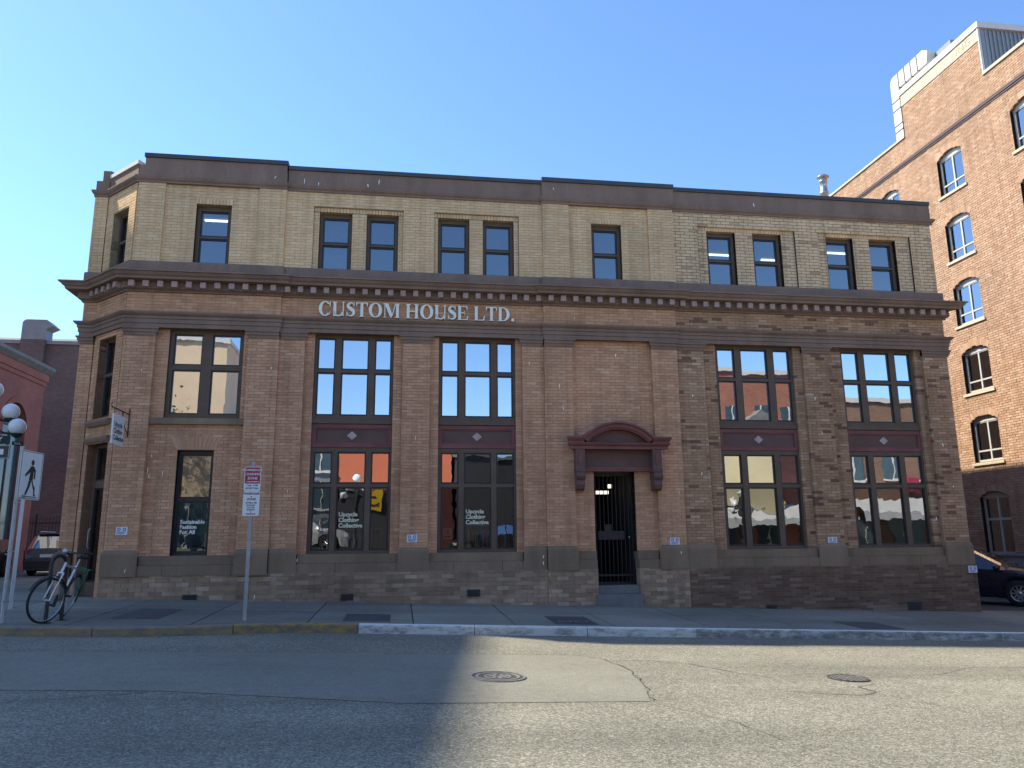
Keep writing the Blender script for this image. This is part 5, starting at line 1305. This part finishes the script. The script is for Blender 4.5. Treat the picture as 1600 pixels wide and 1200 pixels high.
for ra, rb in ((.215, .245), (.13, .15)): mb = MB(); disc_ring(mb, 1.10, -7.17, ra, rb, .005, .017); mb.build('raised_ring', 'iron_worn', t)
for i in range(8):
    a = i*math.pi/4+.2; c, s = math.cos(a), math.sin(a); mb = MB(); z_ = roadz(1.1, -7.17)
    q = [(1.10+c*r-s*w_, -7.17+s*r+c*w_) for r, w_ in ((.03, -.018), (.125, -.018), (.125, .018), (.03, .018))]
    mb.add([(x, y, roadz(x, y)+.0172) for x, y in q]+[(x, y, roadz(x, y)+.005) for x, y in q], [(0, 1, 2, 3), (0, 4, 5, 1), (1, 5, 6, 2), (2, 6, 7, 3), (3, 7, 4, 0)]); mb.build('raised_bar', 'iron_worn', t)
cx, cy = 5.21, -7.2
t = thing('drain_grate', 'round barred iron drain grate in the sunny road', 'drain', (cx, cy, roadz(cx, cy)))
mb = MB(); disc_ring(mb, cx, cy, .001, .205, .0, .009); mb.build('pit', 'black_plastic', t)
mb = MB(); disc_ring(mb, cx, cy, .205, .232, .002, .0128); mb.build('rim', 'cast_iron', t)
for i in range(7):
    x = -.174+i*.058; hh = math.sqrt(.204**2-x*x); mb = MB(); qq = [(cx+x-.011, cy-hh), (cx+x+.011, cy-hh), (cx+x+.011, cy+hh), (cx+x-.011, cy+hh)]; mb.add([(a, b, roadz(a, b)+.0122) for a, b in qq]+[(a, b, roadz(a, b)+.0095) for a, b in qq], [(0, 1, 2, 3), (0, 4, 5, 1), (1, 5, 6, 2), (2, 6, 7, 3), (3, 7, 4, 0)]); mb.build('bar', 'iron_worn', t)
for i, (a, b, c, d, lab) in enumerate(((-4.32, -3.64, -3.08, -1.72, 'dark rectangular cover plate in the pavement below the narrow window'), (-.86, -.12, -3.08, -2.1, 'dark rectangular cover plate in the pavement below the first shop window'),
                                       (2.57, 3.28, -3.15, -2.1, 'dark rectangular cover plate in the pavement left of the entrance steps'), (7.9, 8.66, -3.3, -2.35, 'dark rectangular cover plate in the pavement below the third bay'))):
    mb = MB(); pts = [(a, c), (b, c), (b, d), (a, d)]; top = [(x, y, swz(x, y)+.008) for x, y in pts]; mb.add(top+[(x, y, z-.03) for x, y, z in top], [(0, 1, 2, 3), (0, 4, 5, 1), (1, 5, 6, 2), (2, 6, 7, 3), (3, 7, 4, 0)])
    o = mb.build('cover_plate', 'cover_plate'); tag(o, lab, 'cover plate', 'cover plates in the pavement')
    if i == 2:
        for xx in (2.78, 3.06):
            mb = MB(); n = 20
            for k in range(n):
                p, q = 2*math.pi*k/n, 2*math.pi*(k+1)/n
                mb.quad(*[(xx+r*math.cos(w_), -2.85+r*math.sin(w_), swz(xx, -2.85)+.0125) for r, w_ in ((.09, p), (.12, p), (.12, q), (.09, q))])
            mb.build('ring', 'iron_worn', o)

# ================================================================== BICYCLE AND RACK
rx, ry = -4.95, -3.62; rz = swz(rx, ry)
t = thing('bike_rack', 'black inverted-U bicycle rack on the pavement at the left', 'bike rack', (rx, ry, rz))
hoop = [(rx-.03, ry-.12, rz), (rx-.03, ry-.12, rz+.80)]+[(rx-.03+.06*(1-math.cos(a))/2*1.0, ry-.12+.19*(1-math.cos(a)), rz+.80+.14*math.sin(a)) for a in np.linspace(0, math.pi, 9)[1:-1]]+[(rx+.03, ry+.26, rz+.80), (rx+.03, ry+.26, rz)]
mb = MB(); mb.tube(hoop, .027, 10); mb.build('hoop', 'black_iron', t)
for p in (hoop[0], hoop[-1]): mb = MB(); mb.lathe([(.001, p[2]+.012), (.075, p[2]+.012), (.08, p[2]-.002)], (p[0], p[1], 0), 14); mb.build('base_plate', 'black_iron', t)

def bicycle(name, label, loc, heading, lean, steer, fm, group=None):
    """x forward, y left, z up; rear contact at the origin side"""
    e = thing(name, label, 'bicycle', loc, group, local=True); e.rotation_mode = 'XYZ'
    e.rotation_euler = (lean, 0, heading)
    R = .32; wb = 1.0
    rear = Vector((-.5, 0, R)); front = Vector((wb-.5, 0, R)); bb = Vector((-.06, 0, .28)); seat = Vector((-.22, 0, .80)); ht = Vector((.34, 0, .86)); hb = Vector((.375, 0, .72))
    axis = (ht-hb).normalized()
    S = Matrix.Translation(hb) @ Matrix.Rotation(steer, 4, axis) @ Matrix.Translation(-hb)
    def wheel(c, mat, steered):
        m = MB(); rr = [(R-.018+.018*math.cos(a), .018*math.sin(a)) for a in np.linspace(0, 2*math.pi, 9)]
        m.lathe([(a, b) for a, b in rr], tuple(c), 36, axis='Y'); r_ = MB(); r_.lathe([(R-.035, -.011), (R-.02, -.012), (R-.02, .012), (R-.035, .011), (R-.035, -.011)], tuple(c), 36, axis='Y')
        sp = MB()
        for i in range(20):
            a = 2*math.pi*i/20; y = .02 if i % 2 else -.02
            sp.tube([c+Vector((.02*math.cos(a+1), y, .02*math.sin(a+1))), c+Vector(((R-.03)*math.cos(a), 0, (R-.03)*math.sin(a)))], .0014, 4, cap=False)
        hubm = MB(); hubm.lathe([(.0, -.045), (.018, -.045), (.018, .045), (.0, .045)], tuple(c), 10, axis='Y')
        for x in (m, r_, sp, hubm):
            if steered: x.xf(S)
        w_ = m.build('tyre', 'rubber', e); r_.build('rim', 'rim_silver', w_); sp.build('spokes', 'rim_silver', w_); hubm.build('hub', 'rim_silver', w_)
    wheel(rear, None, False); wheel(front, None, True)
    m = MB()
    for a, b, r in ((bb, seat, .016), (bb, hb, .02), (seat-Vector((0, 0, .04)), ht-axis*.04, .017), (hb, ht, .02), (seat-Vector((0, 0, .06)), rear+Vector((0, .05, 0)), .009), (seat-Vector((0, 0, .06)), rear+Vector((0, -.05, 0)), .009), (bb, rear+Vector((0, .05, 0)), .010), (bb, rear+Vector((0, -.05, 0)), .010)): m.tube([a, b], r, 8)
    m.build('frame', fm, e)
    m = MB()
    for s in (-1, 1): m.tube([hb-axis*.01+Vector((0, s*.045, 0)), hb+(front-hb)*.55+Vector((.01, s*.05, 0)), front+Vector((0, s*.052, 0))], .012, 7)
    m.tube([hb-axis*.01+Vector((0, -.05, 0)), hb-axis*.01+Vector((0, .05, 0))], .016, 7); m.xf(S); m.build('fork', 'silver_frame', e)
    m = MB(); top = ht+axis*.12; m.tube([ht-axis*.01, top], .015, 8); m.tube([top, top+Vector((.06, 0, .02))], .014, 8)
    g = top+Vector((.06, 0, .02)); m.tube([g+Vector((-.14, -.29, .03)), g+Vector((-.06, -.22, .04)), g+Vector((0, -.08, 0)), g+Vector((0, .08, 0)), g+Vector((-.06, .22, .04)), g+Vector((-.14, .29, .03))], .011, 8); m.xf(S); m.build('handlebar', 'black_plastic', e)
    for s in (-1, 1): m = MB(); m.tube([g+Vector((-.09, s*.245, .037)), g+Vector((-.16, s*.305, .028))], .017, 8); m.tube([g+Vector((-.05, s*.2, .03)), g+Vector((-.02, s*.26, -.02))], .006, 5); m.xf(S); m.build('grip', 'rubber', e)
    m = MB(); m.lathe([(.0, -.03), (.035, -.03), (.045, 0), (.04, .02), (.0, .025)], (0, 0, 0), 12, axis='X'); m.xf(S @ Matrix.Translation(g+Vector((.05, 0, .02)))); m.build('headlamp', 'rim_silver', e)
    m = MB(); m.tube([seat-Vector((0, 0, .05)), seat+Vector((-.03, 0, .10))], .013, 8); m.build('seat_post', 'rim_silver', e)
    m = MB(); sd = seat+Vector((-.03, 0, .12))
    st = [(-.14, .075, .0, .02), (-.10, .085, .02, .03), (-.02, .06, .015, .025), (.08, .025, .01, .02), (.13, .015, .0, .012)]
    vs = []
    for x, w_, z_, k in st: vs += [sd+Vector((x, -w_, z_-.02)), sd+Vector((x, -w_*.8, z_+k*.6)), sd+Vector((x, 0, z_+k)), sd+Vector((x, w_*.8, z_+k*.6)), sd+Vector((x, w_, z_-.02))]
    m.add(vs, [(i*5+j, i*5+(j+1) % 5, (i+1)*5+(j+1) % 5, (i+1)*5+j) for i in range(4) for j in range(5)]+[(4, 3, 2, 1, 0), (20, 21, 22, 23, 24)], 0, True); m.build('saddle', 'black_plastic', e)
    m = MB(); m.lathe([(.0, -.05), (.09, -.05), (.095, -.047), (.09, -.044), (.0, -.044)], tuple(bb), 20, axis='Y'); m.build('chainring', 'cast_iron', e)
    for s, a in ((1, .7), (-1, .7+math.pi)):
        m = MB(); p = bb+Vector((.17*math.cos(a), s*.07, .17*math.sin(a))); m.tube([bb+Vector((0, s*.065, 0)), p], .009, 6); m.build('crank', 'rim_silver', e); m = MB(); m.box(p.x-.045, p.x+.045, p.y, p.y+s*.09, p.z-.012, p.z+.012); m.build('pedal', 'black_plastic', e)
    for c, a0_, a1_, stt in ((rear, 40, 200, False), (front, 20, 150, True)):
        m = MB(); L = []
        for a in np.linspace(math.radians(a0_), math.radians(a1_), 18): L += [c+Vector(((R+.02)*math.cos(a), -.03, (R+.02)*math.sin(a))), c+Vector(((R+.032)*math.cos(a), 0, (R+.032)*math.sin(a))), c+Vector(((R+.02)*math.cos(a), .03, (R+.02)*math.sin(a)))]
        m.add(L, [(i*3+j, i*3+j+1, (i+1)*3+j+1, (i+1)*3+j) for i in range(17) for j in range(2)], 0, True)
        if stt: m.xf(S)
        m.build('mudguard', 'black_plastic', e)
    m = MB(); z_ = .735
    for y in (-.09, -.03, .03, .09): m.tube([(-.28, y, z_), (-.72, y, z_)], .006, 6)
    m.tube([(-.28, -.09, z_), (-.28, .09, z_)], .006, 6); m.tube([(-.72, -.09, z_), (-.72, .09, z_)], .006, 6)
    for y in (-.09, .09): m.tube([(-.6, y, z_), rear+Vector((0, y*.7, 0))], .006, 6); m.tube([(-.4, y, z_), rear+Vector((0, y*.7, 0))], .006, 6)
    m.build('carrier', 'green_plastic', e)
    m = MB(); q = bb+(hb-bb)*.55+Vector((-.02, 0, .035)); dr = (hb-bb).normalized(); m.tube([q-dr*.09, q+dr*.06, q+dr*.075, q+dr*.1], [.035, .035, .018, .018], 10); m.build('bottle', 'red_plastic', e)
    return e
hd = math.atan2(-1., .08)
bicycle('bicycle', 'silver bicycle with green carrier leaning on the black rack at the left', (-5.06, -3.38, swz(-5.06, -3.38)+.006), hd, math.radians(-16), math.radians(-30), 'silver_frame')

# ================================================================== CARS
def car(name, label, loc, heading, paint, kind, group=None):
    e = thing(name, label, 'car', loc, group, rotz=heading, local=True)
    if kind == 'suv':
        ST = [(-2.28, .66, .72, .80, .74), (-2.24, 1.02, 1.06, .85, .76), (-1.98, 1.06, 1.56, .88, .62), (-1.75, 1.07, 1.645, .90, .63), (-.9, 1.05, 1.67, .92, .64), (0., 1.03, 1.65, .92, .63), (.42, 1.02, 1.59, .92, .62), (1.12, 1.0, 1.07, .90, .74), (1.85, .93, .98, .87, .70), (2.18, .78, .83, .78, .62), (2.27, .55, .60, .68, .56)]
        gl0, gl1, ws = -1.75, .42, (.42, 1.12); rw = (-2.24, -1.98); R, xw = .345, (-1.36, 1.36); pil = [-1.28, -1.18, -.32, -.24]
    else:
        ST = [(-2.30, .60, .66, .76, .70), (-2.24, .92, .96, .82, .72), (-1.72, .95, 1.02, .86, .66), (-1.05, .95, 1.37, .88, .56), (-.45, .94, 1.44, .89, .57), (.15, .92, 1.42, .89, .57), (.38, .91, 1.37, .89, .56), (1.15, .88, .95, .88, .68), (1.85, .80, .86, .85, .66), (2.2, .66, .72, .76, .58), (2.30, .48, .53, .66, .5)]
        gl0, gl1, ws = -1.05, .38, (.38, 1.15); rw = (-1.72, -1.05); R, xw = .32, (-1.33, 1.38); pil = [-.42, -.34]
    AR = R+.065
    xs = sorted(set([s[0] for s in ST]+pil+[c+AR*math.cos(a) for c in xw for a in np.linspace(0, math.pi, 9)]))
    def at(x):
        for a, b in zip(ST, ST[1:]):
            if a[0] <= x <= b[0]:
                t = (x-a[0])/(b[0]-a[0]); return [a[k]+(b[k]-a[k])*t for k in range(5)]
        return list(ST[-1])
    def low(x):
        z = .24
        for c in xw:
            if abs(x-c) < AR: z = max(z, R+math.sqrt(AR*AR-(x-c)**2)*.98)
        return z
    rings = []
    for x in xs:
        _, zb_, zt, wb_, wt = at(x); zl = low(x); zl = min(zl, zb_-.12)
        half = [(wb_*.955, zl), (wb_*1.0, zl+(zb_-zl)*.35), (wb_*1.0, zl+(zb_-zl)*.72), (wb_*.965, zb_), (wt, max(zb_+.012, zt-.05)), (wt*.78, zt), (0, zt+.012)]
        rings.append([Vector((x, y, z)) for y, z in half]+[Vector((x, -y, z)) for y, z in half[-2::-1]])
    n = len(rings[0]); body = MB(); side = {1: MB(), -1: MB()}; wsm, rwm = MB(), MB()
    for i in range(len(xs)-1):
        xm = (xs[i]+xs[i+1])/2
        for j in range(n-1):
            q = [rings[i][j], rings[i+1][j], rings[i+1][j+1], rings[i][j+1]]
            tgt = body; band = j if j < 6 else 11-j
            sd = 1 if j < 6 else -1
            if band == 3 and gl0 < xm < gl1 and not any(abs(xm-p) < .045 for p in [(pil[k]+pil[k+1])/2 for k in range(0, len(pil), 2)]): tgt = side[sd]
            elif band >= 4 and ws[0] < xm < ws[1]: tgt = wsm
            elif band >= 4 and rw[0] < xm < rw[1]: tgt = rwm
            tgt.add(q, [(0, 1, 2, 3)], 0, True)
    body.add(rings[0], [tuple(range(n-1, -1, -1))]); body.add(rings[-1], [tuple(range(n))])
    bo = body.build('body', paint, e)
    for s in (1, -1): side[s].build('side_window', 'car_glass', e)
    wsm.build('windscreen', 'car_glass', e); rwm.build('rear_window', 'car_glass', e)
    m = MB(); m.box(-2.1, 2.1, -.72, .72, .2, .62); m.build('underbody', 'black_plastic', e)
    m = MB(); m.box(gl0+.25, .3, -.55, .55, .62, 1.02); m.box(-.2, .0, -.5, -.1, 1.0, 1.22); m.box(-.2, .0, .1, .5, 1.0, 1.22); m.build('interior', 'black_plastic', e)
    for c in xw:
        for s in (1, -1):
            y = s*.80; m = MB(); m.lathe([(R*.62, -.095), (R*.93, -.10), (R, -.075), (R, .075), (R*.93, .10), (R*.62, .095)], (c, y, R), 28, axis='Y'); ty = m.build('tyre', 'rubber', e)
            m = MB(); m.lathe([(R*.62, -.08), (R*.64, s*.09), (R*.58, s*.092), (R*.55, s*.05)], (c, y, R), 28, axis='Y')
            for k in range(10):
                a = 2*math.pi*k/10; ca, sa = math.cos(a), math.sin(a)
                pts = [(c+ca*r-sa*w_, y+s*.075, R+sa*r+ca*w_) for r, w_ in ((.04, -.022), (R*.6, -.014), (R*.6, .014), (.04, .022))]
                m.add(pts+[(p[0], y+s*.05, p[2]) for p in pts], [(0, 1, 2, 3), (0, 4, 5, 1), (2, 6, 7, 3)])
            m.lathe([(.0, s*.085), (.05, s*.08), (.06, s*.06)], (c, y, R), 14, axis='Y'); m.build('rim', 'rim_silver', ty)
    # lamps, plate, mirrors, handles, door seams
    for s in (1, -1):
        wr = at(ST[1][0])[3]; zr = ST[1][1]
        m = MB(); m.box(ST[1][0]-.045, ST[1][0]+.16, min(s*(wr-.22), s*(wr+.008)), max(s*(wr-.22), s*(wr+.008)), zr-.16, zr-.02); m.build('tail_lamp', 'tail_red', e)
        xf_ = ST[-2][0]; wf = ST[-2][3]; zf = ST[-2][1]; m = MB(); m.box(xf_-.22, xf_+.03, min(s*(wf-.25), s*(wf+.035)), max(s*(wf-.25), s*(wf+.035)), zf-.11, zf-.0); m.build('headlamp', 'lamp_clear', e)
        mx = ws[1]-.18; zb_ = at(mx)[1]; wy = at(mx)[3]; m = MB(); m.lathe([(.0, -.09), (.06, -.07), (.085, 0), (.06, .06), (.0, .07)], (mx, s*(wy+.11), zb_+.06), 12, axis='Y'); m.box(mx-.03, mx+.03, min(s*(wy-.03), s*(wy+.06)), max(s*(wy-.03), s*(wy+.06)), zb_-.0, zb_+.04); m.build('mirror', paint, e)
        for x in (-.85, .12):
            wy = at(x)[3]; m = MB(); m.box(x, x+.17, min(s*wy, s*(wy+.03)), max(s*wy, s*(wy+.03)), at(x)[1]-.17, at(x)[1]-.135); m.build('door_handle', paint, e)
        m = MB()
        for x in (-.3, .95, -1.1 if kind == 'suv' else -1.0):
            wy = at(x)[3]; m.box(x, x+.008, min(s*(wy-.02), s*(wy+.004)), max(s*(wy-.02), s*(wy+.004)), .36, at(x)[1]-.05)
        m.build('door_seam', 'black_plastic', e)
    m = MB(); m.box(ST[0][0]-.03, ST[0][0]+.02, -.26, .26, .72, .84); m.build('number_plate', 'sign_white', e)
    m = MB(); m.box(ST[0][0]-.05, ST[0][0]+.2, -.74, .74, .30, .58); m.build('rear_bumper', 'black_plastic', e)
    m = MB(); m.box(ST[-1][0]-.2, ST[-1][0]+.04, -.6, .6, .26, .44); m.build('front_bumper', 'black_plastic', e)
    m = MB(); m.box(ST[-1][0]-.05, ST[-1][0]+.045, -.38, .38, .46, .56); m.build('grille', 'black_plastic', e)
    if kind == 'suv':
        m = MB()
        for s in (-1, 1): m.tube([(-1.6, s*.56, 1.68), (-1.5, s*.56, 1.715), (.1, s*.56, 1.71), (.2, s*.56, 1.66)], .014, 6)
        m.build('roof_rail', 'rim_silver', e)
        m = MB(); m.box(-2.1, -1.82, -.5, .5, 1.645, 1.665); m.build('spoiler', paint, e)
    return e
car('parked_car', 'grey sport utility vehicle seen from behind down the side street', (-13.75, 19.2, roadz(-13.75, 19.2)), math.radians(95), 'paint_grey', 'suv')
car('parked_car', 'dark car at the left picture edge down the side street', (-15.6, 15.2, roadz(-15.6, 15.2)), math.radians(95), 'paint_black', 'sedan')
hd = math.radians(-52)
fw = Vector((15.4, 1.85)); ax = Vector((math.cos(hd), math.sin(hd))); lf = Vector((-ax.y, ax.x))
cc = fw-ax*1.38+lf*.80
car('parked_car', 'dark blue car nosing out of the alley at the right edge', (cc.x, cc.y, swz(cc.x, 0)-.02), hd, 'paint_navy', 'sedan')
car('parked_car', 'white sport utility vehicle parked across the street', (-4.55, -20.4, roadz(-4.5, -19.5)+.95), 0, 'paint_white', 'suv')
car('parked_car', 'black car parked across the street behind the camera', (4.6, -20.4, roadz(4.6, -19.5)+.95), math.pi, 'paint_black', 'sedan')
